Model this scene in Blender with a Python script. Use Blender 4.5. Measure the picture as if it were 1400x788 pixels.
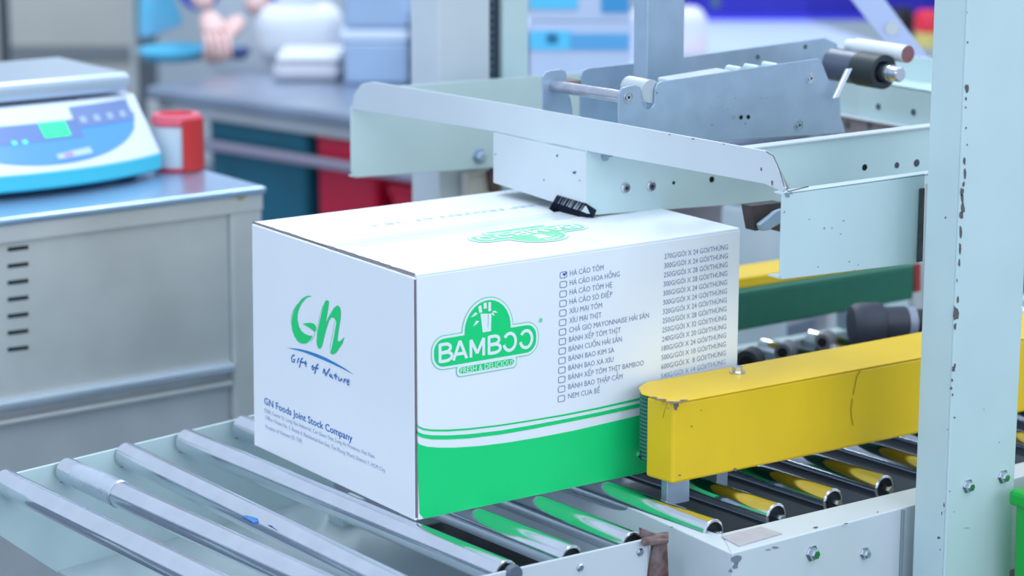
import bpy, bmesh, math, random
import numpy as np
from mathutils import Vector, Matrix
random.seed(7)
for o in list(bpy.data.objects): bpy.data.objects.remove(o)
SC = bpy.context.scene
COL = SC.collection
# ------------------------------------------------------------------ camera
F_PX, YAW, PITCH, ROLL = 3433.88, 0.95892, 0.2201, 0.0018
EYE = np.array([-1.55478, -2.41652, 0.92880])
FW = np.array([math.cos(YAW)*math.cos(PITCH), math.sin(YAW)*math.cos(PITCH), -math.sin(PITCH)])
_r = np.array([math.sin(YAW), -math.cos(YAW), 0.0]); _u = np.cross(_r, FW)
RT = _r*math.cos(ROLL)+_u*math.sin(ROLL); UP = -_r*math.sin(ROLL)+_u*math.cos(ROLL)
cam = bpy.data.cameras.new('camera'); cam_ob = bpy.data.objects.new('camera', cam); COL.objects.link(cam_ob)
cam.sensor_width = 36.0; cam.lens = F_PX/1400*36; cam.clip_end = 60
m = Matrix.Identity(4)
for i in range(3):
    m[i][0], m[i][1], m[i][2], m[i][3] = RT[i], UP[i], -FW[i], EYE[i]
cam_ob.matrix_world = m
cam.dof.use_dof = True; cam.dof.focus_distance = 3.08; cam.dof.aperture_fstop = 3.4
SC.camera = cam_ob
# ------------------------------------------------------------------ world, lamps, exposure
SC.view_settings.view_transform = 'Standard'; SC.view_settings.look = 'None'
SC.view_settings.gamma = 1.0; SC.view_settings.use_curve_mapping = False
SC.view_settings.exposure = -0.06
W = bpy.data.worlds.new('world'); SC.world = W; W.use_nodes = True
W.node_tree.nodes['Background'].inputs[0].default_value = (0.62, 0.76, 0.96, 1)
W.node_tree.nodes['Background'].inputs[1].default_value = 1.12
def area(name, loc, size, power, color, target=None):
    L = bpy.data.lights.new(name, 'AREA'); L.shape = 'RECTANGLE'; L.size, L.size_y = size
    L.energy = power; L.color = color
    o = bpy.data.objects.new(name, L); COL.objects.link(o); o.location = loc
    d = Vector(target or (loc[0], loc[1], -1)) - Vector(loc)
    o.rotation_euler = d.to_track_quat('-Z', 'Y').to_euler()
    return o
LAMP = (0.88, 0.97, 1.0)
for k, (lx, ly) in enumerate([(-2.2, -1.6), (-0.6, 0.2), (1.0, 2.0), (2.8, 3.8), (0.6, -2.2), (2.6, 0.0)]):
    a = area('ceiling_lamp', (lx, ly, 2.7), (0.11, 2.6), 19 if ly < 1 else 42, LAMP)
    a.rotation_euler = (0, 0, YAW-math.pi/2)
area('fill_light', (-3.6, -0.6, 2.0), (2.2, 1.4), 10, (0.80, 0.90, 1.0), (0.2, 0.2, 0.1))  # soft fill lamp from the left; no window is there
area('fill_light', (-0.3, -5.6, 2.1), (4.5, 1.8), 93, (0.88, 0.94, 1.0), (0.5, 0.2, 0.1))  # unseen fill lamp added to brighten the right-facing sides

# ------------------------------------------------------------------ geometry helpers
def ray(x, y): return FW + RT*(x-700)/F_PX - UP*(y-394)/F_PX
def bz(x, y, z=0.0):                      # point seen at (x, y) on the level z
    d = ray(x, y); return Vector(EYE + (z-EYE[2])/d[2]*d)
def bx(x, y, X):                          # ... on the upright plane x = X
    d = ray(x, y); return Vector(EYE + (X-EYE[0])/d[0]*d)
def by(x, y, Y):
    d = ray(x, y); return Vector(EYE + (Y-EYE[1])/d[1]*d)
def pd(x, y, dist): return Vector(EYE + dist*ray(x, y))
def bv(x, y, A, B):                       # ... on the upright plane through A and B
    n = np.array([-(B[1]-A[1]), B[0]-A[0], 0.0]); d = ray(x, y)
    return Vector(EYE + ((np.array(A)-EYE)@n)/(d@n)*d)
V = Vector
Z = V((0, 0, 1)); XA = V((1, 0, 0)); YA = V((0, 1, 0))
CR = V((RT[0], RT[1], 0)).normalized(); CF = V((FW[0], FW[1], 0)).normalized()

def lin(c):
    r = []
    for v in c:
        v = v/255.0
        r.append(v/12.92 if v <= .04045 else ((v+.055)/1.055)**2.4)
    return tuple(r)+(1,)
MATS = {}
def mat(name, rgb, rough=.5, metal=0.0, noise=0.0, nscale=20, emit=None, estr=1.0, spec=.5, bump=0.0, bscale=200, alpha=1, trans=0, dark=None):
    if name in MATS: return MATS[name]
    M = bpy.data.materials.new(name); M.use_nodes = True; nt = M.node_tree; b = nt.nodes['Principled BSDF']
    c = lin(rgb); b.inputs['Base Color'].default_value = c
    b.inputs['Roughness'].default_value = rough; b.inputs['Metallic'].default_value = metal
    b.inputs['Specular IOR Level'].default_value = spec
    tc = nt.nodes.new('ShaderNodeTexCoord')
    if noise > 0 or dark:
        n = nt.nodes.new('ShaderNodeTexNoise'); n.inputs['Scale'].default_value = nscale; n.inputs['Detail'].default_value = 5
        nt.links.new(tc.outputs['Object'], n.inputs['Vector'])
        r = nt.nodes.new('ShaderNodeValToRGB')
        d = lin(dark) if dark else tuple(v*(1-noise) for v in c[:3])+(1,)
        r.color_ramp.elements[0].position = .35; r.color_ramp.elements[0].color = d
        r.color_ramp.elements[1].position = .65; r.color_ramp.elements[1].color = c
        nt.links.new(n.outputs['Fac'], r.inputs['Fac']); nt.links.new(r.outputs['Color'], b.inputs['Base Color'])
    if bump > 0:
        n2 = nt.nodes.new('ShaderNodeTexNoise'); n2.inputs['Scale'].default_value = bscale
        nt.links.new(tc.outputs['Object'], n2.inputs['Vector'])
        bp = nt.nodes.new('ShaderNodeBump'); bp.inputs['Strength'].default_value = bump; bp.inputs['Distance'].default_value = .002
        nt.links.new(n2.outputs['Fac'], bp.inputs['Height']); nt.links.new(bp.outputs['Normal'], b.inputs['Normal'])
    if emit:
        b.inputs['Emission Color'].default_value = lin(emit); b.inputs['Emission Strength'].default_value = estr
    if trans: b.inputs['Transmission Weight'].default_value = trans
    MATS[name] = M; return M
PAINT = mat('pale_enamel', (196, 218, 220), .38, noise=.05, nscale=9)
PAINT_B = mat('pale_blue_enamel', (205, 213, 219), .38, noise=.04, nscale=9)
CHIP = mat('paint_chip', (96, 92, 96), .8)
STEEL = mat('brushed_steel', (205, 210, 218), .22, 1.0, noise=.10, nscale=40)
ROLL = mat('roller_chrome', (222, 226, 234), .13, 1.0, noise=.08, nscale=25, bump=.05, bscale=60)
ZINC = mat('zinc_plate', (170, 190, 210), .42, .55, noise=.10, nscale=30)
INOX = mat('stainless_sheet', (214, 216, 214), .36, .4, noise=.14, nscale=6)
INOX_D = mat('stainless_dark', (204, 208, 212), .42, .25, noise=.2, nscale=5)
DARK = mat('dark_rubber', (38, 42, 48), .6)
BLACKISH = mat('black_hollow', (10, 10, 12), .9)
YEL = mat('yellow_enamel', (240, 198, 26), .42, noise=.06, nscale=12)
BELT = mat('green_belt', (26, 104, 82), .6, noise=.08, nscale=60)
BELT_L = mat('green_belt_edge', (66, 132, 118), .6)
CARD = mat('white_carton', (236, 240, 246), .45, noise=.015, nscale=8, spec=.3)
CARD_E = mat('carton_raw_edge', (120, 112, 116), .9)
PGREEN = mat('print_green', (20, 212, 122), .45, spec=.3)
PGREEN_L = mat('print_green_thin', (96, 206, 160), .5)
PGREEN_P = mat('print_green_pale', (128, 218, 168), .5)
PWHITE = mat('print_white', (232, 240, 246), .5, spec=.3)
PINK = mat('print_grey_ink', (126, 142, 172), .6)
PBLUE = mat('print_blue', (52, 112, 186), .6)
PBLUE_L = mat('print_light_blue', (140, 170, 205), .6)
PSWOOSH = mat('print_swoosh', (36, 132, 200), .5)
PEN = mat('pen_mark', (60, 60, 190), .6)
RUST = mat('rusty_steel', (134, 118, 118), .7, .2, dark=(92, 64, 58), nscale=60, noise=.4)

def setp(o, label=None, cat=None, group=None, kind=None):
    if label: o['label'] = label
    if cat: o['category'] = cat
    if group: o['group'] = group
    if kind: o['kind'] = kind
    return o
def thing(name, label, cat, loc=(0, 0, 0), group=None):
    o = bpy.data.objects.new(name, None); o.empty_display_size = .05; COL.objects.link(o); o.location = loc
    return setp(o, label, cat, group)
def link(name, verts, faces, M, parent=None, smooth=False, bevel=0.0, seg=2, label=None, kind=None):
    me = bpy.data.meshes.new(name); me.from_pydata([tuple(v) for v in verts], [], faces)
    bm = bmesh.new(); bm.from_mesh(me); bmesh.ops.recalc_face_normals(bm, faces=bm.faces); bm.to_mesh(me); bm.free()
    me.materials.append(M)
    o = bpy.data.objects.new(name, me); COL.objects.link(o)
    if parent is not None:
        o.parent = parent; o.matrix_parent_inverse = Matrix.Translation(-parent_world(parent))
    if smooth:
        for p in me.polygons: p.use_smooth = True
    if bevel:
        b = o.modifiers.new('b', 'BEVEL'); b.width = bevel; b.segments = seg; b.limit_method = 'ANGLE'; b.angle_limit = math.radians(40)
    if label: o['label'] = label
    if kind: o['kind'] = kind
    return o
def parent_world(p):
    l = p.location.copy()
    while p.parent is not None:
        l = l + p.matrix_parent_inverse.translation
        p = p.parent; l = l + p.location
    return l
def prism(name, pts, ext, M, parent=None, bevel=0.0, **kw):
    pts = [V(p) for p in pts]; ext = V(ext); n = len(pts)
    vs = pts+[p+ext for p in pts]
    fs = [list(range(n)), list(range(2*n-1, n-1, -1))]+[[i, (i+1) % n, n+(i+1) % n, n+i] for i in range(n)]
    return link(name, vs, fs, M, parent, bevel=bevel, **kw)
def hexa(name, b4, t4, M, parent=None, **kw):
    return link(name, list(b4)+list(t4), [(0, 1, 2, 3), (4, 7, 6, 5), (0, 4, 5, 1), (1, 5, 6, 2), (2, 6, 7, 3), (3, 7, 4, 0)], M, parent, **kw)
def box(name, lo, hi, M, parent=None, bevel=.003, **kw):
    (a, b, c), (d, e, f) = lo, hi
    return hexa(name, [(a, b, c), (d, b, c), (d, e, c), (a, e, c)], [(a, b, f), (d, b, f), (d, e, f), (a, e, f)], M, parent, bevel=bevel, **kw)
def obox(name, p, ax, ay, az, M, parent=None, bevel=.004, **kw):   # corner p and three edge vectors
    p = V(p); ax = V(ax); ay = V(ay); az = V(az)
    b = [p, p+ax, p+ax+ay, p+ay]
    return hexa(name, b, [q+az for q in b], M, parent, bevel=bevel, **kw)
def frame_of(d):
    d = V(d).normalized(); a = d.cross(Z)
    if a.length < .01: a = d.cross(XA)
    a.normalize(); return d, a, d.cross(a).normalized()
def lathe(name, A, B, prof, M, parent=None, n=32, caps=True, smooth=True, **kw):
    """profile: list of (t along A->B in metres, radius)"""
    A = V(A); B = V(B); d, a, b = frame_of(B-A); vs = []; fs = []
    for (t, r) in prof:
        for k in range(n):
            w = 2*math.pi*k/n; vs.append(A+d*t+(a*math.cos(w)+b*math.sin(w))*r)
    for i in range(len(prof)-1):
        for k in range(n):
            fs.append((i*n+k, i*n+(k+1) % n, (i+1)*n+(k+1) % n, (i+1)*n+k))
    if caps:
        fs.append(tuple(range(n))); fs.append(tuple(range((len(prof)-1)*n, len(prof)*n)))
    o = link(name, vs, fs, M, parent, smooth=smooth, **kw)
    if smooth:
        for p in o.data.polygons:
            if len(p.vertices) > 4: p.use_smooth = False
        try: o.data.set_sharp_from_angle(angle=math.radians(35))
        except Exception: pass
    return o
def cyl(name, A, B, r, M, parent=None, n=24, **kw):
    return lathe(name, A, B, [(0, r), ((V(B)-V(A)).length, r)], M, parent, n, **kw)
def bolt(P, nrm, r, parent, M=STEEL, name='bolt', hexhead=True):
    P = V(P); nrm = V(nrm).normalized()
    o = lathe(name, P-nrm*.001, P+nrm, [(0, r), (.0022, r), (.0022, r*.74), (.0022+r*.55, r*.70), (.0022+r*.75, r*.5)], M, parent, 6 if hexhead else 20, smooth=not hexhead)
    return o
def screw(P, nrm, r, parent):
    P = V(P); nrm = V(nrm).normalized()
    s = lathe('screw', P-nrm*.001, P+nrm, [(0, r), (.002, r), (.0045, r*.75), (.0045, r*.32), (.0025, r*.30)], STEEL, parent, 20)
    link_dot('screw_socket', P+nrm*.0028, nrm, r*.3, BLACKISH, s)
    return s
def link_dot(name, P, nrm, r, M, parent, n=14, sx=1.0, **kw):
    d, a, b = frame_of(nrm); P = V(P)
    vs = [P+(a*math.cos(2*math.pi*k/n)*sx+b*math.sin(2*math.pi*k/n))*r for k in range(n)]
    return prism(name, vs, -d*.0006, M, parent, **kw)
def chips(spots, fn, nrm, parent, M=CHIP, name='paint_chips'):
    """irregular bare patches where paint has come off: (x, y, rx, ry) each with its own outline"""
    vs = []; fs = []; rnd = random.Random(len(spots)*13)
    nrm = V(nrm)
    for (x, y, rx, ry) in spots:
        k0 = len(vs); n = 9
        for k in range(n):
            w = 2*math.pi*k/n; q = .55+.6*rnd.random()
            vs.append(fn(x+rx*q*math.cos(w), y+ry*q*math.sin(w))+nrm*.0007)
        fs.append(list(range(k0, k0+n)))
    return link(name, vs, fs, M, parent, kind='stuff')

# ------------------------------------------------------------------ setting
FLOOR = -.72
fl = box('floor', (-4, -4, FLOOR-.05), (12, 12, FLOOR), mat('floor_epoxy', (98, 112, 128), .5, noise=.08, nscale=2), bevel=0); setp(fl, kind='structure')
a_ = pd(-900, 100, 9.6); b_ = pd(2300, 100, 9.6)
a_.z = b_.z = FLOOR
wl = prism('wall_back', [a_, b_, b_+Z*3.6, a_+Z*3.6], CF*.1, mat('wall_panel', (188, 198, 206), .6, noise=.04, nscale=1.5)); setp(wl, kind='structure')

# ------------------------------------------------------------------ carton
carton = thing('carton', 'large white printed carton with green base band and BAMBOO logo on the rollers', 'box', (0, 0, 0))
H = .30
LX = .4984; WY = .3884
TF, TL, TR = bx(565.5, 380, 0), bx(344, 306, 0), by(1011, 311, 0)
BF, BL = bx(567.5, 713.5, 0), bx(347.3, 609, 0)
BL.z = max(BL.z, 0.0005); BF.z = .0005
T = .004
# end panel (left face), front panel (right face), hidden back and far end, bottom
hexa('end_panel', [BF, BL, BL+XA*T, BF+XA*T], [TF, TL, TL+XA*T, TF+XA*T], CARD, carton, bevel=.0015)
FX = .0045
FR_B = V((LX, 0, .0005)); FR_T = V((LX, 0, H))
hexa('side_panel', [(FX, 0, .0005), FR_B, FR_B+YA*T, (FX, T, .0005)], [(FX, 0, H-.001), FR_T-Z*.001, FR_T+YA*T-Z*.001, (FX, T, H-.001)], CARD, carton, bevel=.0012)
hexa('side_panel', [(T, WY-T, .0005), (LX, WY-T, .0005), (LX, WY, .0005), (T, WY, .0005)], [(T, WY-T, H-.001), (LX, WY-T, H-.001), (LX, WY, H-.001), (T, WY, H-.001)], CARD, carton, bevel=.0012)
hexa('end_panel', [(LX-T, T, .0005), (LX, T, .0005), (LX, WY-T, .0005), (LX-T, WY-T, .0005)], [(LX-T, T, H-.001), (LX, T, H-.001), (LX, WY-T, H-.001), (LX-T, WY-T, H-.001)], CARD, carton, bevel=.0012)
box('bottom_flap', (T, T, .0005), (LX-T, WY-T, .004), CARD, carton, bevel=0)
YM = WY*.5
box('top_flap', (.0035, .0003, H-.002), (LX-.0005, YM-.0004, H+.0022), CARD, carton, bevel=.0016)
box('top_flap', (.0035, YM+.0004, H-.002), (LX-.0005, WY-.0003, H+.0022), CARD, carton, bevel=.0016)
ZT = H+.0024
# frayed brown-grey cut edge of the flaps over the end panel, and the glued corner seam
vs = []; fs = []; rnd = random.Random(3)
N = 46
for k in range(N+1):
    y = .001+(WY-.002)*k/N; w = .0012+.0022*rnd.random()*(1.0 if k < N*.55 else .8)
    if abs(k-N*.6) < 4: w *= .4
    vs += [V((.0014, y, H+.0004)), V((.0014+w, y, H+.0030))]
for k in range(N): fs.append((2*k, 2*k+1, 2*k+3, 2*k+2))
link('flap_edge', vs, fs, CARD_E, carton, kind='stuff')
box('seam', (.0006, -.0004, .004), (.0036, .002, H-.004), CARD_E, carton, bevel=0)
box('inner_flap', (.006, .006, H-.006), (.05, WY-.006, H-.003), CARD, carton, bevel=0)

# --- printing helpers: flat print lying a fraction of a millimetre on the board
EPS = .0004
class Face:
    def __init__(s, o, u, v): s.o = V(o); s.u = V(u); s.v = V(v); s.n = s.u.cross(s.v).normalized()
    def at(s, a, b, lift=EPS): return s.o+s.u*a+s.v*b+s.n*lift
    def uv(s, P): d = V(P)-s.o; return d.dot(s.u), d.dot(s.v)
SIDE = Face((0, 0, 0), XA, Z)                 # n = X x Z = -Y
END = Face((0, 0, 0), -YA, Z)                 # n = -Y x Z = -X
TOP = Face((0, 0, ZT), -XA, -YA)              # read from the far side
def sp(x, y): return SIDE.uv(by(x, y, 0))
def ep(x, y): return END.uv(bx(x, y, 0))
def tp(x, y): return TOP.uv(bz(x, y, ZT))
def flat(name, face, uv, M, parent=carton, lift=EPS, **kw):
    n = len(uv)
    return link(name, [face.at(a, b, lift) for a, b in uv], [list(range(n))], M, parent, **kw)
def strokes(name, face, lines, w, M, parent=carton, lift=EPS, **kw):
    vs = []; fs = []
    for L in lines:
        lift += .00005
        k0 = len(vs); m_ = len(L)
        for i, (a, b) in enumerate(L):
            p = V(L[max(i-1, 0)]); q = V(L[min(i+1, m_-1)]); t = (q-p)
            t = t.normalized() if t.length > 0 else V((1, 0)); nn = V((-t.y, t.x))*w/2
            vs += [face.at(a+nn.x, b+nn.y, lift), face.at(a-nn.x, b-nn.y, lift)]
        for i in range(m_-1): fs.append((k0+2*i, k0+2*i+1, k0+2*i+3, k0+2*i+2))
    return link(name, vs, fs, M, parent, **kw)
_cache = {}
def glyphs(s, bold):
    if (s, bold) in _cache: return _cache[(s, bold)]
    cu = bpy.data.curves.new('t', 'FONT'); cu.body = s; cu.size = 1; cu.resolution_u = 2; cu.offset = bold
    ob = bpy.data.objects.new('t', cu); COL.objects.link(ob)
    bpy.context.view_layer.update()
    dg = bpy.context.evaluated_depsgraph_get()
    me = bpy.data.meshes.new_from_object(ob.evaluated_get(dg))
    v = [tuple(q.co) for q in me.vertices]; f = [tuple(p.vertices) for p in me.polygons]
    bpy.data.objects.remove(ob); bpy.data.meshes.remove(me); bpy.data.curves.remove(cu)
    _cache[(s, bold)] = (v, f); return v, f
_hv, _ = glyphs('H', 0.0)
CAP = max(p[1] for p in _hv)
def text(name, face, s, p0, p1, cap, M, parent=carton, bold=0.0, lift=EPS, slant=0.0, **kw):
    """text whose baseline runs from p0 to p1 (face coordinates), capital height cap"""
    v, f = glyphs(s, bold)
    x0 = min(p[0] for p in v); x1 = max(p[0] for p in v)
    vs = []
    for p in v:
        t = (p[0]-x0)/(x1-x0); a = p0[0]+(p1[0]-p0[0])*t; b = p0[1]+(p1[1]-p0[1])*t
        h = p[1]/CAP*cap
        vs.append(face.at(a+h*slant, b+h, lift))
    return link(name, vs, f, M, parent, **kw)

# --- side face: wave bands
def band(top_px, bot_px, M, name, lift=EPS):
    A = [sp(*p) for p in top_px]; B = [sp(*p) for p in bot_px]
    return flat(name, SIDE, A+B[::-1], M, lift=lift)
def cp(L): return [(565+x/4.375, 535+y/4.375) for x, y in L]
def ext(L):                       # carry a band on to the far end of the carton
    (x0, y0), (x1, y1) = L[-2], L[-1]; s = -0.196
    return L+[(1009.5, y1+s*(1009.5-x1))]
t1 = ext(cp([(18, 192), (30, 208), (60, 222), (110, 229), (200, 230), (330, 222), (520, 200), (700, 172), (900, 138), (1100, 98), (1345, 42)]))
u1 = ext(cp([(18, 202), (30, 220), (60, 234), (110, 241), (200, 242), (330, 233), (520, 210), (700, 182), (900, 149), (1100, 110), (1345, 56)]))
t2 = ext(cp([(18, 232), (30, 245), (60, 257), (110, 264), (200, 265), (330, 258), (520, 236), (700, 205), (900, 168), (1100, 128), (1345, 74)]))
u2 = ext(cp([(18, 252), (30, 268), (60, 281), (110, 289), (200, 290), (330, 283), (520, 260), (700, 229), (900, 190), (1100, 151), (1345, 98)]))
t3 = ext(cp([(20, 303), (40, 320), (80, 332), (150, 338), (250, 338), (400, 328), (560, 308), (760, 275), (960, 236), (1150, 192), (1345, 146)]))
band(t1, u1, PGREEN, 'green_stripe'); band(t2, u2, PGREEN, 'green_stripe')
g = [sp(*p) for p in t3]; g[0] = (g[0][0], g[0][1])
flat('green_band', SIDE, g+[(LX-.0008, .0012), (.012, .0012), (.0060, .009)], PGREEN)
# --- side face: logo
def rrect(cx, cy, w, h, r, n=8):
    P = []
    for (sx, sy, a0) in ((1, 1, 0), (-1, 1, 90), (-1, -1, 180), (1, -1, 270)):
        for k in range(n+1):
            w_ = math.radians(a0+90*k/n); P.append((cx+sx*(w/2-r)+r*math.cos(w_), cy+sy*(h/2-r)+r*math.sin(w_)))
    return P
def logo(face, c, W_, Hs, green, white, thin, full=True):
    """cloud-shaped logo centred at c, W_ wide, vertical scale Hs"""
    def mp(L): return [(c[0]+a*W_, c[1]+b*Hs) for a, b in L]
    def shape(off, M, lift, nm):
        S = [rrect(c[0], c[1], W_-2*off, .434*Hs-2*off, .0185-off), ell(c[0]+.018*W_, c[1]+.20*Hs, .240*W_-off, .410*Hs-off), rrect(c[0]+.010*W_, c[1]-.26*Hs, .565*W_-2*off, .165*Hs-2*off, .006-off*.5)]
        vs = []; fs = []
        for i, L in enumerate(S):
            k0 = len(vs)
            vs += [face.at(a, b, lift+i*.00003) for a, b in L]; fs.append(list(range(k0, k0+len(L))))
        return link(nm, vs, fs, M, carton)
    def ell(cx, cy, rx, ry, n=40): return [(cx+rx*math.cos(2*math.pi*k/n), cy+ry*math.sin(2*math.pi*k/n)) for k in range(n)]
    shape(0, thin, EPS, 'logo_border')
    shape(.0010, white, EPS+.0002, 'logo_gap')
    shape(.0040, green, EPS+.0004, 'logo_field')
    L3 = EPS+.0007; sw = .0255*W_
    def arcp(cx, cy, rx, ry, a0, a1, n=10): return [(cx+rx*math.cos(math.radians(a0+(a1-a0)*k/n)), cy+ry*math.sin(math.radians(a0+(a1-a0)*k/n))) for k in range(n+1)]
    b0, b1 = -.105, .105
    def letter(L): strokes('logo_letter', face, [mp(q) for q in L], sw, white, lift=L3)
    def B_(x, w): letter([[(x, b0-.012), (x, b1+.012)], [(x, b1), (x+w*.45, b1)]+arcp(x+w*.45, .055, w*.42, .050, 90, -90)+[(x, .004)], [(x, 0.0)]+arcp(x+w*.50, -.052, w*.48, .053, 90, -90)+[(x, b0)]])
    B_(-.422, .110); B_(.028, .108)
    letter([[(-.300, b0-.012), (-.240, b1+.012)], [(-.240, b1+.012), (-.178, b0-.012)], [(-.278, -.045), (-.200, -.045)]])
    letter([[(-.140, b0-.012), (-.140, b1)], [(-.140, b1), (-.082, -.075)], [(-.082, -.075), (-.022, b1)], [(-.022, b1), (-.022, b0-.012)]])
    for cx in (.222, .377): letter([arcp(cx, 0.0, .056, .108, 145, -165, 24)])
    if full: text('logo_tagline', face, 'FRESH & DELICIOUS', mp([(-.235, -.298)])[0], mp([(.262, -.298)])[0], .072*Hs, white, bold=0, lift=L3)
    # bamboo stems and leaves
    def q_(L): return [(x, .175+(y-.20)*.92) for x, y in L]
    for q in ([(-.030, .20), (.046, .20), (.052, .44), (-.050, .46)], [(-.062, .475), (-.034, .475), (-.044, .58), (-.072, .56)], [(-.020, .52), (.008, .52), (.006, .60), (-.022, .60)], [(.022, .475), (.048, .475), (.046, .60), (.022, .60)],
              [(-.075, .47), (-.10, .49), (-.140, .43), (-.10, .445)], [(-.062, .36), (-.09, .375), (-.120, .30), (-.085, .33)], [(.055, .46), (.08, .475), (.11, .44), (.075, .445)], [(.052, .45), (.072, .44), (.078, .40), (.055, .425)]):
        flat('bamboo_motif', face, mp(q_(q)), white, lift=L3)
    strokes('bamboo_line', face, [mp([(.018, .23), (.022, .42)])], .004*W_, green, lift=L3+.0002)
lc = sp(664.5, 478)
lw = sp(737.5, 462)[0]-sp(590.5, 492)[0]
logo(SIDE, sp(663.7, 472.8), lw, .098, PGREEN, PWHITE, PGREEN_L)
P = sp(739, 438); flat('registered_mark', SIDE, [(P[0]+.003*math.cos(k*.6), P[1]+.003*math.sin(k*.6)) for k in range(10)], PGREEN_P)
# --- side face: product list
LEFT = ['HÁ CẢO TÔM', 'HÁ CẢO HOA HỒNG', 'HÁ CẢO TÔM HẸ', 'HÁ CẢO SÒ DIỆP', 'XÍU MẠI TÔM', 'XÍU MẠI THỊT', 'CHẢ GIÒ MAYONNAISE HẢI SẢN', 'BÁNH XẾP TÔM THỊT', 'BÁNH CUỐN HẢI SẢN', 'BÁNH BAO KIM SA', 'BÁNH BAO XÁ XÍU', 'BÁNH XẾP TÔM THỊT BAMBOO', 'BÁNH BAO THẬP CẨM', 'NEM CUA BỂ']
RENDX = [825, 847, 837, 837, 823, 822, 887, 848.5, 850, 839.5, 838.5, 880, 851, 820]
LBX0, LBY0, LBX1, LBY1 = 779, 377.5, 776.5, 545.5
RIGHT = ['270G/GÓI X 24 GÓI/THÙNG', '300G/GÓI X 24 GÓI/THÙNG', '250G/GÓI X 28 GÓI/THÙNG', '300G/GÓI X 28 GÓI/THÙNG', '300G/GÓI X 24 GÓI/THÙNG', '300G/GÓI X 24 GÓI/THÙNG', '320G/GÓI X 24 GÓI/THÙNG', '250G/GÓI X 28 GÓI/THÙNG', '250G/GÓI X 32 GÓI/THÙNG', '240G/GÓI X 20 GÓI/THÙNG', '180G/GÓI X 24 GÓI/THÙNG', '500G/GÓI X 10 GÓI/THÙNG', '600G/GÓI X  8 GÓI/THÙNG', '540G/GÓI X 14 GÓI/THÙNG']
for i in range(14):
    t = i/13.0
    x0 = LBX0+(LBX1-LBX0)*t; y0 = LBY0+(LBY1-LBY0)*t
    sl = -(.178+.020*t)
    x1 = RENDX[i]; y1 = y0+sl*(x1-x0)
    text('product_name', SIDE, LEFT[i], sp(x0, y0), sp(x1, y1), .0066, PINK, bold=.0)
    if i == 3:
        wf = lambda q: max(p[0] for p in glyphs(q, 0)[0])-min(p[0] for p in glyphs(q, 0)[0])
        fr = (wf('HÁ CẢO SÒ D')-wf('D'))/wf(LEFT[3]); pa, pb = sp(x0, y0), sp(x1, y1)
        px_ = pa[0]+(pb[0]-pa[0])*fr; pz_ = pa[1]+(pb[1]-pa[1])*fr+.0033
        strokes('letter_bar', SIDE, [[(px_-.0008, pz_), (px_+.0024, pz_)]], .0006, PINK)
    bx_, by_ = 770.2-2.8*t, 376.0+169.2*t
    c = sp(bx_, by_)
    q = rrect(c[0], c[1], .0100, .0076, .0018, 3)
    cb = strokes('checkbox', SIDE, [q+[q[0], q[1]]], .0010, PINK)
    if i == 0:
        strokes('pen_tick', SIDE, [[(c[0]-.001, c[1]+.002), (c[0]+.001, c[1]-.001), (c[0]+.004, c[1]+.003)], [(c[0], c[1]+.001), (c[0]+.003, c[1]+.001)]], .0016, PEN, lift=EPS*2)
    xr0 = 908-4.5*t; yr0 = 354.5+163.5*t; xr1 = 995-3.5*t; yr1 = 341.0+157*t
    text('pack_size', SIDE, RIGHT[i], sp(xr0, yr0), sp(xr1, yr1), .0066, PBLUE_L if i == 13 else PINK, bold=.0)
# --- end face
def gp(L): return [ep(385+x/9.855, 395+y/9.855) for x, y in L]
flat('logo_letter', END, gp([(415, 100), (365, 92), (320, 105), (270, 140), (220, 205), (170, 290), (145, 380), (135, 470), (145, 560), (175, 640), (215, 705), (255, 735), (300, 742), (345, 732), (385, 695), (420, 635), (370, 630), (320, 610), (270, 570), (235, 505), (215, 420), (218, 340), (240, 260), (280, 185), (335, 125), (380, 106)]), PGREEN)
flat('logo_letter', END, gp([(285, 475), (330, 462), (385, 458), (440, 470), (465, 505), (468, 550), (445, 585), (410, 550), (350, 510)]), PGREEN)
strokes('logo_outline', END, [gp([(450, 590), (440, 640), (395, 710)])], .0008, PGREEN_P)
flat('logo_letter', END, gp([(590, 165), (615, 152), (638, 165), (640, 200), (610, 380), (592, 470), (640, 370), (700, 270), (735, 232), (760, 224), (788, 245), (800, 300), (798, 400), (770, 560), (755, 680), (768, 712), (800, 700), (850, 650), (825, 730), (780, 800), (740, 860), (690, 888), (660, 870), (690, 740), (715, 600), (740, 460), (730, 420), (705, 390), (670, 388), (640, 430), (600, 560), (560, 720), (545, 780), (520, 812), (495, 800), (475, 750), (473, 690), (490, 560), (530, 380), (565, 230)]), PGREEN)
for L_ in ([(480, 680), (478, 560), (515, 380), (560, 220)], [(655, 860), (655, 790), (700, 560), (718, 430)], [(128, 470), (135, 360), (165, 280), (215, 205)]): strokes('logo_outline', END, [gp(L_)], .0008, PGREEN_P)
def gp2(L): return [ep(385+x/9.855, 465+y/9.855) for x, y in L]
flat('logo_swoosh', END, gp2([(70, 108), (160, 112), (260, 125), (370, 152), (480, 190), (600, 240), (720, 305), (850, 380), (980, 470), (830, 392), (700, 330), (560, 268), (430, 215), (300, 165), (180, 132)]), PSWOOSH)
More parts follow.
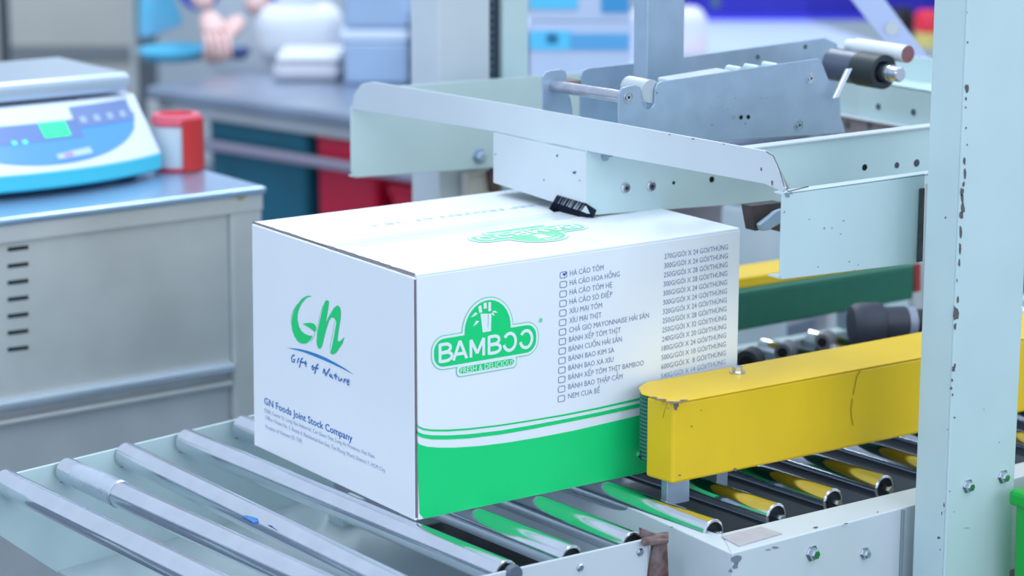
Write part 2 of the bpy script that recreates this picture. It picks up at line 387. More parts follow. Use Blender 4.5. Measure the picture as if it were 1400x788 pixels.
HW = [  # handwritten tagline strokes, G i f t  o f  N a t u r e
    [(178, 205), (150, 212), (135, 245), (142, 290), (170, 300), (188, 262), (160, 268)], [(240, 245), (222, 270), (215, 315)], [(290, 245), (268, 262), (255, 320), (242, 372)], [(245, 290), (300, 305)],
    [(330, 280), (318, 320), (335, 362)], [(300, 300), (345, 322)], [(430, 340), (412, 365), (420, 402), (440, 392), (432, 355)], [(500, 325), (478, 345), (462, 400), (450, 458)], [(445, 372), (500, 385)],
    [(580, 385), (565, 450)], [(580, 385), (600, 480)], [(600, 480), (655, 385)], [(665, 455), (652, 480), (662, 497), (682, 480), (678, 460)], [(682, 500), (700, 518)],
    [(742, 450), (725, 490), (742, 530)], [(712, 470), (760, 495)], [(780, 500), (778, 540), (800, 548), (820, 520), (828, 545)], [(860, 520), (845, 575)], [(850, 545), (880, 530)],
    [(900, 570), (920, 550), (908, 530), (892, 560), (900, 600), (920, 600)]]
strokes('tagline', END, [gp2(L) for L in HW], .0020, PBLUE)
text('company_name', END, 'GN Foods Joint Stock Company', ep(361.5, 552.5), ep(482, 604.5), .0092, PBLUE, bold=.012)
PFAINT = mat('print_faint', (158, 178, 208), .6)
text('address_line', END, 'F200, Center St, Long Hau Industrial, Can Giuoc Dist, Long An Province, Viet Nam', ep(362, 563.5), ep(512.5, 627.5), .0052, PFAINT)
text('address_line', END, 'Office: House No. 5, Route 4, Residential Kim Son, Tan Phong Ward, District 7, HCM City', ep(363, 573), ep(527, 646.5), .0052, PFAINT)
text('address_line', END, 'Product of Vietnam (SI: 720)', ep(363.5, 586), ep(413, 606), .0052, PFAINT)
# --- top: same logo read from the far side, and the storage line
c0 = bz(722, 319, ZT)
A0, A1 = bz(640, 328, ZT), bz(803, 310, ZT)
logo(TOP, (-(A0.x+A1.x)/2, -(A0.y+A1.y)/2), (A1-A0).length*1.0, .100, PGREEN_P, mat('print_white_top', (244, 250, 252), .5, spec=.3), mat('print_pale_line', (170, 232, 210), .5), full=False)
a0, a1 = tp(742, 279), tp(500, 310)
text('storage_line', TOP, 'KEEP FROZEN AT -18°C', (a0[0], a0[1]-.004), (a1[0], a1[1]-.004), .011, mat('print_top_ink', (186, 204, 226), .6))
strokes('flap_joint', TOP, [[(-.004, -YM), (-LX+.002, -YM)]], .0008, mat('joint_line', (200, 208, 220), .8))  # grey line drawn along the flap joint
prism('sealing_tape', [(.004, YM-.024, ZT-.0005), (LX-.005, YM-.024, ZT-.0005), (LX-.005, YM+.024, ZT-.0005), (.004, YM+.024, ZT-.0005)], Z*.0007, mat('clear_tape', (236, 242, 248), .2), carton)

# ------------------------------------------------------------------ roller conveyors
RR = .0168
def roller(parent, far_px, near_px, y_far, y_near, zc=-RR, r=RR):
    """roller whose top line runs through the two seen points; ends trimmed at y_far / y_near"""
    A = bz(*far_px, 0); B = bz(*near_px, 0); d = (B-A)
    def at(y): t = (y-A.y)/d.y; return V((A.x+d.x*t, y, zc))
    A2, B2 = at(y_far), at(y_near); L = (B2-A2).length
    o = lathe('roller', A2, B2, [(.004, r*.80), (0, r-.0012), (.0012, r), (L-.0012, r), (L, r-.0012), (L, r*.80), (L-.008, r*.76)], ROLL, parent, 40, caps=False)
    lathe('roller_bearing', A2, B2, [(.004, r*.80), (L-.008, r*.78)], DARK, o, 24)
    dd = (B2-A2).normalized()
    cyl('axle', A2-dd*.012, B2+dd*.010, .0048, STEEL, o, 6)
    return o
convA = thing('roller_conveyor', 'short infeed roller conveyor with pale green side rails in the left foreground', 'conveyor', (0, .1, FLOOR))
RA = [((6, 642), (306, 787)), ((93, 627), (349, 742)), ((174, 606), (400, 715)), ((256, 587.5), (700, 770)), ((333, 569), (786, 748)), ((409, 552), (871, 730))]
YF_A = .487; YN_A = bz(783, 758, -.0075).y+.0075
for k, (f, n) in enumerate(RA):
    fr = bz(*f, 0)
    roller(convA, f, n, fr.y+.004 if k else fr.y, YN_A)
# near rail: top edge at roller-axle height
zr = -.0075
nA = [bz(500, 823, zr), bz(700, 777, zr), bz(880, 736.5, zr)]
nA[0] = nA[1]+(nA[1]-nA[2])*2.2
yn = nA[2].y
P0 = V((-.52, nA[1].y-.002, zr)); P1 = V((nA[2].x+.004, nA[2].y, zr))
obox('side_rail', P0-Z*.11, P1-P0, V((0, -.004, 0)), Z*.11, PAINT_B, convA, bevel=.001)
def onRail(x, y): return bv(x, y, P0, P1)
bolt(onRail(790, 775), (0, -1, 0), .0075, convA); bolt(onRail(872, 754), (0, -1, 0), .0075, convA)
lathe('axle_end', onRail(699, 783)+V((0, -.009, 0)), onRail(699, 783)+V((0, 1, 0)), [(0, .0095), (.006, .0105), (.006, .0105), (.0085, .0105)], mat('grey_bush', (92, 102, 118), .5), convA, 20)
# far rail with its slanted left end
F0, F1 = bz(23, 647, zr), bz(321, 574.5, zr)
fd = (F1-F0); F2 = F0+fd*((.232-F0.x)/fd.x)
s = bv(-60, 690, F0, F1); 
fp = [F0-fd*.22, F2, F2-Z*.128, bv(80, 785, F0, F1), bv(0, 733, F0, F1), bv(-60, 693, F0, F1)]
fp[2].z = fp[3].z
prism('side_rail', fp, V((0, .004, 0)), PAINT, convA, bevel=.001)
for (x, y) in [(258+8, 300), ]:
    pass
RIM = mat('rail_grease', (52, 56, 58), .8)
for k, (f, n) in enumerate(RA[1:5]):
    A = bz(*f, 0); 
    P = V((A.x, F0.y+(A.x-F0.x)/(F1.x-F0.x)*(F1.y-F0.y)-.0008, -RR))
    arc = [(RR*1.12*math.cos(math.radians(a)), RR*1.12*math.sin(math.radians(a))) for a in range(150, 331, 12)]
    prism('axle_smear', [P+V((c, 0, min(s, .004))) for c, s in arc], V((0, -.0004, 0)), RIM, convA)
# end bracket, rusty, at the joint between the two conveyors
Q = [onRail(888, 740), onRail(906, 735), onRail(909, 800), onRail(880, 800)]
prism('end_bracket', [q+V((0, -.003, 0)) for q in Q], V((0, -.006, 0)), RUST, convA, bevel=.001, label='rusty bracket with flaking paint')
lipA = bz(876, 744, -.010)
hexa('bracket_lip', [bz(876, 738, -.012), bz(914, 733, -.012), bz(914, 744, -.012)+Z*0, bz(878, 748, -.012)], [bz(876, 738, -.012)+Z*.006, bz(914, 733, -.012)+Z*.006, bz(914, 744, -.012)+Z*.006, bz(878, 748, -.012)+Z*.006], RUST, convA, bevel=.0015)
prism('bracket_tab', [onRail(876, 722), onRail(900, 731), onRail(898, 738), onRail(877, 735)], V((0, .004, 0)), RUST, convA, bevel=.001)
# crossbars and legs of the infeed conveyor
for lx in (-.50, .16):
    for ly in (-.185, .455):
        box('leg', (lx, ly-.02, FLOOR), (lx+.04, ly+.02, -.12), PAINT, convA, bevel=.003)
tz = V((0, -.0005, .001))
prism('drip_tray', [fp[3]+tz, fp[2]+tz, V((fp[2].x, P1.y+.003, fp[3].z+.001)), V((fp[3].x, P1.y+.003, fp[3].z+.001))], Z*.003, mat('tray_paint', (176, 192, 198), .45), convA)
box('crossbar', (-.50, -.18, -.30), (-.46, .45, -.26), PAINT, convA); box('crossbar', (.16, -.18, -.30), (.20, .45, -.26), PAINT, convA)
# wrinkled tape on the second roller, blue scrap on the third
A = bz(93, 627, 0); B = bz(349, 742, 0); dd = (B-A).normalized(); A.z = -RR
lathe('tape_wrap', A+dd*.03, A+dd*1, [(0, RR+.0003), (.002, RR+.0007), (.03, RR+.0005), (.06, RR+.0010), (.095, RR+.0006), (.100, RR+.0016), (.104, RR+.0002)], mat('clear_film', (206, 214, 226), .25, .7, bump=.5, bscale=90), convA, 32, caps=False)
PA = bz(340, 711, -.002); 
sc_ = prism('plastic_scrap', [bz(331, 709, -.003), bz(336, 708, -.003), bz(341, 709, -.003), bz(352, 712, -.004), (bz(354, 716, -.006)), bz(347, 718, -.006), bz(340, 714, -.004)], Z*.003, mat('teal_scrap', (24, 96, 150), .5, dark=(60, 120, 190), nscale=150, noise=.3))
setp(sc_, 'tiny torn dark blue scrap stuck on the third roller from the left', 'scrap')

convB = thing('sealer_bed', 'roller bed of the carton sealer with white box-section frame under the yellow beam', 'conveyor', (.7, .1, FLOOR))
RB = [((843, 664), (1005, 722)), ((950, 652), (1090, 699)), ((1050, 637), (1166, 678)), ((1126, 620), (1232, 658)), ((1192, 600), (1300, 638))]
zB = -.0145
ci = [(by_x) for by_x in (0,)]
# top outline of the end plate and near rail
oC = bz(1000, 757, zB); oE = bz(1241, 693, zB); oL = bz(800, 666, zB)
iC = bz(986, 731, zB); iE = bz(1244, 668.5, zB); iL = bz(814, 662, zB)
rd = (oE-oC); oE2 = oC+rd*3.0; ri = (iE-bz(1024, 720.6, zB)); iE2 = bz(1024, 720.6, zB)+ri*3.3
iC = bz(1024, 720.6, zB)-ri*.16
ld = (oL-oC)*1.0; oL2 = oC+ld*2.4
iL2 = iC+(iL-iC)*2.4
iL2.y = oL2.y
RD = .125
prism('side_rail', [oC, oE2, iE2, iC], -Z*RD, PAINT_B, convB, bevel=.0015)
prism('end_plate', [oC+V((0, .0, -.0003)), iC+V((.0, 0, -.0003)), iL2-Z*.0003, oL2-Z*.0003], -Z*RD, PAINT_B, convB, bevel=.0015)
# far rail of the bed
fB0, fB1 = by(1011, 463, .50), by(1250, 425, .50)
box('side_rail', (.245, .475, -.14), (1.75, .50, zB), PAINT, convB, bevel=.002)
nyB = oC.y
for k in range(13):
    if k < len(RB):
        f, n = RB[k]; A = bz(*f, 0); B = bz(*n, 0)
        rx_near = B.x
        if k == 0: base = B
        r_near = V((B.x, nyB+.040, -RR))
        dirx = -.055
    x = base.x+.0985*k
    if k < len(RB): x = bz(*RB[k][1], 0).x
    A2 = V((x-.040, .468, -RR)); B2 = V((x, iC.y+.012 if k == 0 else iC.y+.012+(x-base.x)*.055, -RR))
    L = (B2-A2).length; r = RR
    o = lathe('roller', A2, B2, [(.004, r*.80), (0, r-.0012), (.0012, r), (L-.0012, r), (L, r-.0012), (L, r*.80), (L-.008, r*.76)], ROLL, convB, 40, caps=False)
    lathe('roller_bearing', A2, B2, [(.004, r*.80), (L-.008, r*.78)], DARK, o, 24)
    cyl('axle', A2+V((0, .004, 0)), B2+V((0, -.012, 0)), .0048, STEEL, o, 6)
# corner patch, bolts, chips
prism('corner_patch', [bz(986, 735, zB+.0002), bz(1040, 722, zB+.0002), bz(1069, 731, zB+.0002), bz(1010, 748, zB+.0002)], Z*.0015, mat('bare_card', (186, 180, 184), .6, noise=.1, nscale=60), convB, label='small beige card patch stuck at the corner')
def onB(x, y): return bv(x, y, oC, oE)
nb = V((rd.y, -rd.x, 0)).normalized()
bolt(onB(1110, 757), nb, .0105, convB); bolt(onB(1182, 757), nb, .0085, convB); 
def onE(x, y): return bv(x, y, oC, oL)
ne = V((oL.y-oC.y, -(oL.x-oC.x), 0)).normalized()
if ne.x > 0: ne = -ne
chips([(1006, 765, 9, 6), (1005, 774, 5, 5), (998, 781, 3, 3), (1060, 749, 6, 1.4), (1050, 752, 5, 1)], onB, nb, convB, mat('chip_grey', (132, 142, 154), .5, .3))
chips([(1115, 722, 4, 1.2), (1157, 717, 3, 1.2), (1200, 701, 1, .8), (888, 690, 2, 1.2), (870, 672, 3, 1), (856, 669, 4, 1.4), (832, 694, 1, 1), (857, 694, 1, 1), (842, 670, 1, 1), (918, 722, 3, 1)], lambda x, y: bz(x, y, zB), Z, convB)
# seam strip at the right end of the near rail
obox('joint_strip', onB(1232, 694)+nb*.001-Z*.115, (onB(1242, 692)-onB(1232, 694)).normalized()*.004, nb*.002, Z*.112, mat('joint_grey', (140, 156, 164), .5), convB, bevel=0)
for lx in (.30, 1.5):
    for ly in (-.27, .47): box('leg', (lx, ly, FLOOR), (lx+.05, ly+.04, -.135), PAINT, convB)
box('bottom_pan', (.30, -.24, -.20), (1.70, .47, -.19), mat('pan_dark', (60, 66, 74), .6), convB, bevel=0)

# ------------------------------------------------------------------ near side drive (yellow beam)
beam = thing('side_belt_drive', 'long yellow painted side belt drive beam pressing on the front of the carton', 'belt drive', (.6, -.06, 0))
YB = -.012
zt = by(877, 524, YB).z
bl, br_ = by(877, 524, YB), by(1252, 455, YB)
fl_, fr_ = bz(921, 550, zt), bz(1254, 489, zt)
fd = (fr_-fl_).normalized(); bd = V((1, 0, 0)); LB = 1.05
e1 = bz(884, 540, zt)
zb = bv(917, 663, fl_, fr_).z
body = [fl_, fl_+fd*LB, fl_+fd*LB+V((0, .06, 0)), V((e1.x, e1.y, zt))]
prism('beam_body', [p-Z*.0022 for p in body], -Z*(zt-zb-.0022), YEL, beam, bevel=.0035)
# top cover plate overhanging the belt
tpn = []
c1, c2 = bz(873, 530, zt), bz(897, 520.5, zt)
for k in range(7):
    w = k/6; q = bz(873+24*w, 530-9.5*w-3*math.sin(math.pi*w), zt); tpn.append(q)
tp_ = [fl_+V((-.0015, -.0015, 0)), fl_+fd*LB, V(((fl_+fd*LB).x, YB, zt)), ] + tpn[::-1]+[bz(877, 538, zt)]
prism('cover_plate', tp_, -Z*.0022, YEL, beam, bevel=.0012)
# toothed green belt running round the box side of the beam
bp = e1.y
x0 = bz(876, 531, zt).x+.006
vs = []
Rb = .020; cyb = YB-.003-Rb; cxb = x0+Rb-.004
path = []
for k in range(13):
    w = math.radians(90+180*k/12); path.append((cxb+Rb*math.cos(w), cyb+Rb*math.sin(w)))
outer = [(cxb+LB-.1, cyb+Rb)]+path
ptsb = [V((a, b, zt-.006)) for a, b in outer]+[V((a, b, zt-.006)) for a, b in [(cxb+LB-.1, cyb-.012)]]
o = prism('belt', ptsb, -Z*(zt-zb-.016), BELT, beam)
nr = 17
for k in range(nr):
    zc = zt-.010-(zt-zb-.026)*k/(nr-1)
    rp = [(cxb+(Rb+.0008)*math.cos(math.radians(100+16*j)), cyb+(Rb+.0008)*math.sin(math.radians(100+16*j))) for j in range(10)]
    prism('belt_rib', [V((a, b, zc)) for a, b in rp]+[V((cxb, cyb, zc))], -Z*.0022, BELT_L, beam)
def onF(x, y): return bv(x, y, fl_, fr_)
nf = V((fd.y, -fd.x, 0))
# weld seam and wear
Pb = bz(1008, 510, zt)
lathe('washer', Pb, Pb+Z, [(0, .0105), (.002, .0105), (.002, .006)], STEEL, beam, 28)
lathe('bolt', Pb+Z*.002, Pb+Z, [(0, .0068), (.0058, .0068), (.0066, .0058)], STEEL, beam, 6, smooth=False)
CHY = mat('chip_on_yellow', (112, 104, 112), .7)
chips([(921, 551, 13, 1.6), (935, 548, 9, 1.4), (905, 547.5, 9, 1.2), (893, 544, 6, 1)], lambda x, y: bz(x, y, zt), Z, beam, CHY)
chips([(924, 555, 4, 6), (913, 558, 1, 1.4), (1005, 642, 2.5, 3), (958, 537+24, 1, 1), (945, 583, 1.4, 1.2), (929, 650, 3, 1)], onF, nf, beam, CHY)
strokes_f = Face((0, 0, 0), XA, Z)
def strk(name, L, w, fn, nrm, M, parent):
    vs = []; fs = []
    for P in L:
        k0 = len(vs)
        for i, (x, y) in enumerate(P):
            x0_, y0_ = P[max(i-1, 0)]; x1_, y1_ = P[min(i+1, len(P)-1)]
            dx, dy = x1_-x0_, y1_-y0_; l = math.hypot(dx, dy) or 1
            vs += [fn(x-dy/l*w/2, y+dx/l*w/2)+V(nrm)*.0007, fn(x+dy/l*w/2, y-dx/l*w/2)+V(nrm)*.0007]
        for i in range(len(P)-1): fs.append((k0+2*i, k0+2*i+1, k0+2*i+3, k0+2*i+2))
    return link(name, vs, fs, M, parent, kind='stuff')
strk('scratch', [[(1176, 507), (1171, 515), (1168, 530), (1166, 540)], [(1165, 545), (1163, 560), (1164, 572), (1166, 582)], [(912, 552), (908, 562), (906, 572)]], 1.3, onF, nf, mat('scratch_ochre', (168, 142, 32), .6), beam)
obox('support_bracket', (fl_+V((.008, .020, zb-zt-.035))), (.036, 0, 0), (0, .012, 0), Z*.038, ZINC, beam, bevel=.001)
Ps = bv(1002, 648, fl_, fr_)
obox('support_bracket', V((Ps.x+.012, Ps.y+.045, zb-.035)), (.018, 0, 0), (0, .012, 0), Z*.038, ZINC, beam, bevel=.001)
obox('support_bracket', V((Ps.x+.62, Ps.y+.045, zb-.035)), (.03, 0, 0), (0, .012, 0), Z*.038, ZINC, beam, bevel=.001)
cyl('guide_pin', by(872, 621, -.03), by(884, 626, -.03), .0035, STEEL, beam, 12)

# ------------------------------------------------------------------ far side drive
YG = WY+.012
far = thing('side_belt_drive', 'far side belt drive with dark green belt and yellow cover behind the carton', 'belt drive', (.9, YG+.05, 0))
g0, g1 = by(1011, 398, YG), by(1252, 364, YG); g2 = by(1011, 454, YG); g3 = by(1252, 409, YG)
gd = (g1-g0)/(g1.x-g0.x)
def gx(z0, xx): return V((xx, YG, z0))
zg1, zg0 = (g0.z+g1.z)/2, (g2.z+g3.z)/2
gxe = by(1250, 390, YG).x
prism('belt', [V((.28, YG, g0.z-.002)), V((gxe, YG, g1.z)), V((gxe, YG, g3.z)), V((.28, YG, g2.z-.004))], V((0, .04, 0)), BELT, far, bevel=.004)
prism('belt_edge', [V((.28, YG+.001, g0.z-.002)), V((gxe, YG+.001, g1.z)), V((gxe, YG+.03, g1.z+.008)), V((.28, YG+.03, g0.z+.008))], Z*.0012, BELT_L, far)
ycv = bz(1011, 388, g0.z+.026); zc_ = by(1011, 388, YG+.016).z
prism('cover_plate', [V((.28, YG+.010, zc_-.004)), V((gxe, YG+.010, zc_-.008)), V((gxe, YG+.085, zc_-.008)), V((.28, YG+.085, zc_-.004))], Z*.016, YEL, far, bevel=.002)
box('beam_body', (.30, YG+.045, zg0-.01), (gxe-.01, YG+.083, zc_-.014), YEL, far)
pr = [by(1251, 362, YG), by(1259, 361, YG), by(1259, 398, YG), by(1251, 400, YG)]
prism('red_end_block', pr, V((0, .03, 0)), mat('brick_red', (150, 50, 42), .5), far, label='brick red end block')
for xx in (.45, 1.1): box('support_bracket', (xx, YG+.05, -.005), (xx+.04, YG+.07, zg0-.008), ZINC, far)

# dark rollers and clamps on the bed beyond the yellow beam
kn = thing('motor_roller', 'dark rubber covered drive roller lying behind the yellow beam', 'roller', (1.0, .3, 0))
D0, D1 = by(1178, 446, .26), by(1262, 462, .16)
def dp(x, y, Y): return by(x, y, Y)
dA = by(1160, 444, .20); dB = dA+V((.135, -.065, -.0)); 
lathe('roller_body', dA, dB, [(0, .012), (.004, .026), (.012, .031), (.045, .031), (.050, .029), (.052, .024), (.085, .024), (.087, .021)], mat('charcoal_rubber', (62, 66, 80), .55, noise=.15, nscale=40), kn, 32)
dd = (dB-dA).normalized()
lathe('collar', dA+dd*.087, dB+dd, [(0, .0225), (.012, .0225)], mat('pale_collar', (150, 156, 176), .4), kn, 28)
lathe('shaft', dA+dd*.099, dB+dd, [(0, .019), (.06, .019)], DARK, kn, 24)
box('mount', (dA.x+.035, dA.y-.035, -.002), (dA.x+.055, dA.y-.008, dA.z-.02), DARK, kn)
def small_round(px, py, Y, r, nm, lab, M):
    P = by(px, py, Y); t = thing(nm, lab, 'fitting', (P.x, P.y, 0))
    lathe('sleeve', P+V((-.012, -.004, 0)), P+V((.03, .02, 0)), [(0, r*.6), (0, r), (.03, r), (.03, r*.5)], M, t, 28)
    lathe('bore', P+V((-.0135, -.005, 0)), P+V((.03, .02, 0)), [(0, r*.58), (.01, r*.58)], BLACKISH, t, 20)
    box('foot', (P.x-.008, P.y+.002, -.001), (P.x+.010, P.y+.016, P.z-r*.6), DARK, t, bevel=.001)
small_round(1027, 494, .25, .018, 'hose_ring', 'black rubber ring just right of the carton behind the yellow beam', DARK)
small_round(1076, 480, .25, .013, 'hose_ring', 'grey sleeve second from the carton behind the yellow beam', mat('grey_sleeve', (104, 108, 118), .5))
small_round(1130, 466, .25, .012, 'hose_ring', 'low grey sleeve beside the dark drive roller', mat('grey_sleeve2', (116, 116, 122), .5))

# ------------------------------------------------------------------ sealing head
head = thing('machine_frame', 'pale enamelled steel head frame straddling the top of the carton', 'machine', (.5, .2, .31))
X0 = .371
sk = [(480, 150), (485, 128), (497, 115), (512, 112), (700, 143.5), (850, 170.5), (1048, 206), (1056, 211), (1064, 228), (1073, 256), (1070, 262), (1046, 255), (830, 214), (675, 183)]
front = [(480, 150), (484, 128), (494, 115), (510, 112), (700, 143), (850, 170), (1046, 206), (1056, 212), (1074, 258), (1070, 263), (1046, 252), (830, 212), (675, 180)]
prism('entry_plate', [bx(x, y, X0) for x, y in front], V((.0025, 0, 0)), PAINT_B, head, bevel=.0008)
# far side channel (greenish sheet left of the housing)
YL = bx(480, 243, X0).y
q = [by(480, 150, YL), by(482, 236, YL), by(488, 243, YL), by(680, 229, YL), by(760, 224, YL), by(760, 150, YL), by(680, 158, YL)]
zz = [p.z for p in q]
ql = [V((X0+.001, YL, q[0].z)), V((X0+.001, YL, q[1].z)), V((X0+.008, YL, q[2].z)), q[3], V((.95, YL, q[3].z-.004)), V((.95, YL, q[0].z+.02)), V((X0+.02, YL, q[0].z+.03))]
prism('side_channel', ql, V((0, .003, 0)), PAINT, head, bevel=.0008)
prism('channel_flange', [ql[2]+V((0, .003, 0)), ql[3]+V((0, .003, 0)), ql[3]+V((0, .02, 0)), ql[2]+V((0, .02, 0))], Z*.002, PAINT, head)
bolt(by(655, 214, YL), (0, -1, 0), .013, head, ZINC)
# top lip of the far channel seen right of the entry plate
ctp = by(705, 138, YL)
box('channel_top', (ctp.x, YL+.003, ctp.z-.004), (1.02, YL+.03, ctp.z), PAINT, head, bevel=.001)
box('channel_back', (ctp.x, YL+.027, ctp.z-.06), (1.02, YL+.03, ctp.z-.004), mat('brown_inner', (150, 138, 140), .6), head, bevel=0)  # inner face of the channel in a brownish tone
# housing under the entry plate
hy = bx(801, 291, X0).y; hyf = bx(675, 250, X0).y
hz0 = bx(801, 291, X0).z; hz1 = bx(802, 206, X0).z; hz0f = bx(675, 250, X0).z; hz1f = bx(675, 178, X0).z
prism('housing_front', [V((X0-.001, hy, hz0)), V((X0-.001, hyf, hz0f)), V((X0-.001, hyf, hz1f-.003)), V((X0-.001, hy, hz1-.003))], V((.003, 0, 0)), PAINT_B, head, bevel=.0008)
sd = [by(801, 292, hy), by(815, 294, hy), by(1071, 275, hy), by(1071, 240, hy), by(960, 205, hy), by(801, 206, hy)]
sd[0].x = sd[5].x = X0+.0005
prism('housing_side', sd, V((0, .003, 0)), PAINT, head, bevel=.0008)
box('housing_top', (X0+.001, hy+.002, hz1-.006), (.62, hyf, hz1-.003), PAINT, head, bevel=.0006)
prism('housing_back', [V((.50, hyf-.003, hz0f-.004)), V((X0, hyf-.003, hz0f)), V((X0, hyf-.003, hz1f-.004)), V((.62, hyf-.003, hz1f-.004))], V((0, .003, 0)), PAINT, head)
screw(by(855, 257, hy), (0, -1, 0), .0075, head); screw(by(890, 254.5, hy), (0, -1, 0), .0075, head)
for (x, y, r) in ((921, 250, .0024), (973, 245.5, .0042)): link_dot('bolt_hole', by(x, y, hy)-YA*.0006, (0, -1, 0), r, BLACKISH, head)
chips([(785.5, 236, 3, 2), (762, 213, 1.6, 2), (678, 211, 1, 1), (744, 246, 1, 1.2), (793, 247, 1, 1)], lambda x, y: bx(x, y, X0-.001), -XA, head)
chips([(835, 213.5, 4, .9), (948, 190, 2, 1), (990, 197, 1, 1), (916, 184, 1.4, .8), (1041, 231, 1, 3), (1056, 250, 1.5, 4)], lambda x, y: bx(x, y, X0), -XA, head)
strk('edge_wear', [[(1048, 207), (1058, 213), (1066, 232), (1073, 255)]], 1.4, lambda x, y: bx(x, y, X0), -XA, CHIP, head)
link_dot('clip', by(827, 214, hy)-YA*.002, (0, -1, 0), .006, ZINC, head)
# near side channel
YN = bx(1070, 262, X0).y
np_ = [by(1070, 264, YN), by(1066.5, 379, YN), by(1069, 382.5, YN), by(1257, 360, YN), by(1265, 237, YN)]
ext_r = V((.75, YN, np_[3].z)); ext_t = V((.75, YN, np_[4].z))
prism('near_channel', [np_[0], np_[1], np_[2], np_[3], np_[4]], V((0, .003, 0)), PAINT, head, bevel=.001)
box('near_channel_lip', (np_[0].x, YN, np_[0].z-.003), (np_[4].x+.05, YN+.016, np_[0].z+.000), PAINT_B, head, bevel=.0012)
prism('bottom_flange', [np_[2]+V((0, .003, 0)), np_[3]+V((0, .003, 0)), np_[3]+V((0, .014, 0)), np_[2]+V((.0, .026, .000))], Z*.002, PAINT_B, head)
chips([(1076, 267, 4, 4), (1081, 264, 3, 2), (1072, 290, 1, 2), (1153, 302, 2, 1), (1127, 312, 1, 2), (1137, 312, 1, 1), (1149, 320, 1, 1), (1106, 300, 1, 1), (1161, 358, 1, 1.6), (1173, 362, 1, 1), (1168, 370, 3, .8), (1118, 365, 1.4, .8)], lambda x, y: by(x, y, YN), -YA, head, mat('chip_light', (132, 146, 158), .6))
strk('edge_wear', [[(1074, 258), (1077, 262), (1105, 255)]], 1.6, lambda x, y: by(x, y, YN-.001), -YA, CHIP, head)
pl = [by(1257, 258, YN-.001), by(1262, 257, YN-.001), by(1259, 357, YN-.001), by(1253, 358, YN-.001)]
prism('slide_strip', pl, V((0, -.003, 0)), mat('worn_steel', (96, 100, 104), .5, .6, noise=.4, nscale=60), head)
# inner carrier wall
YW = -.062
w = [by(1008, 190.5, YW), by(1267, 177, YW), by(1267, 245, YW), by(1008, 262, YW)]
prism('carrier_wall', [V((X0+.004, YW, w[1].z+.004)), V((X0+.004, YW, w[1].z-.012)), by(1062, 222, YW), by(1082, 262, YW), V((.86, YW, .335)), V((.86, YW, w[1].z+.004))], V((0, .003, 0)), PAINT, head, bevel=.0006)
box('carrier_lip', (X0+.003, YW-.004, w[1].z+.002), (.86, YW+.014, w[1].z+.005), PAINT_B, head, bevel=.001)
for (x, y, r) in ((1182, 229, .0042), (1226, 226, .004), (1253, 223, .005)): link_dot('bolt_hole', by(x, y, YW)-YA*.0006, (0, -1, 0), r, mat('hole_grey', (70, 76, 86), .8) if x > 1200 else BLACKISH, head)
# black brush under the housing
br = thing('sealing_brush', 'black bristle brush pressing on top of the carton under the head', 'brush', (X0, .2, H))
b0 = [bx(763, 265, X0+.004), bx(800, 276, X0+.004), bx(819, 290, X0+.004)]
# a wedge of bristles hanging from the housing bottom edge down to the flap
tA = bx(760, 267, X0); tB = bx(801, 277, X0); tC = V((tB.x+.020, hy+.002, hz0+.012))
n1, n2, n3, n4 = bz(751, 286, ZT), bz(758, 291, ZT), bz(790, 296, ZT), bz(811, 298, ZT)
BX = V((-.0012, 0, 0)); tC = by(815, 287, hy-.001)
tA = bx(762, 266.5, X0-.001); tB = bx(801, 278, X0-.001)
BR = mat('black_bristle', (12, 16, 34), .8, spec=.15, dark=(30, 38, 52), noise=.5, nscale=160)
vs = [tA, tB, tC, tA+V((.03, 0, 0)), n1, n2, n3, n4, V((n1.x+.03, n1.y, ZT))]
link('bristles', vs, [(0, 1, 6, 5, 4), (1, 2, 7, 6), (0, 3, 2, 1), (0, 4, 8, 3), (4, 5, 6, 7, 8), (2, 3, 8, 7)], BR, br)
nb_ = 44
vs = []; fs = []
for k in range(nb_):
    t = k/(nb_-1)
    top = tA.lerp(tB, t/.62) if t < .62 else tB.lerp(tC, (t-.62)/.38)
    bot = n1.lerp(n3, t/.62) if t < .62 else n3.lerp(n4, (t-.62)/.38)
    off = -CF*(.0008+.0014*rnd.random()); w_ = CR*.0007; e_ = (bot-top)*(rnd.random()*.08-.06)
    k0 = len(vs)
    for q in (top, bot+e_):
        vs += [q+off-w_, q+off+w_, q+off+CF*.001]
    fs += [(k0, k0+1, k0+4, k0+3), (k0+1, k0+2, k0+5, k0+4), (k0+2, k0, k0+3, k0+5), (k0, k0+1, k0+2), (k0+3, k0+4, k0+5)]
link('bristle_tufts', vs, fs, mat('bristle_sheen', (34, 42, 62), .7, spec=.2), br, kind='stuff')

# bracket under the near channel, right of the carton
bkt = thing('guide_bracket', 'small grey steel bracket hanging between carton and near channel', 'bracket', (.55, -.05, .3))
K = lambda x, y: by(x, y, .02)
prism('bracket_plate', [K(1027, 282), K(1070, 277), K(1070, 318), K(1050, 312), K(1033, 316), K(1030, 300)], V((0, .02, 0)), mat('dark_iron', (58, 60, 66), .6, dark=(84, 66, 64), nscale=40, noise=.3), bkt)  # dark iron tone mottled with brown
prism('bracket_link', [by(1033, 306, .01), by(1056, 288, .01), by(1070, 283, .01), by(1070, 300, .01), by(1046, 314, .01), by(1036, 315, .01)], V((0, -.008, 0)), ZINC, bkt, bevel=.002)
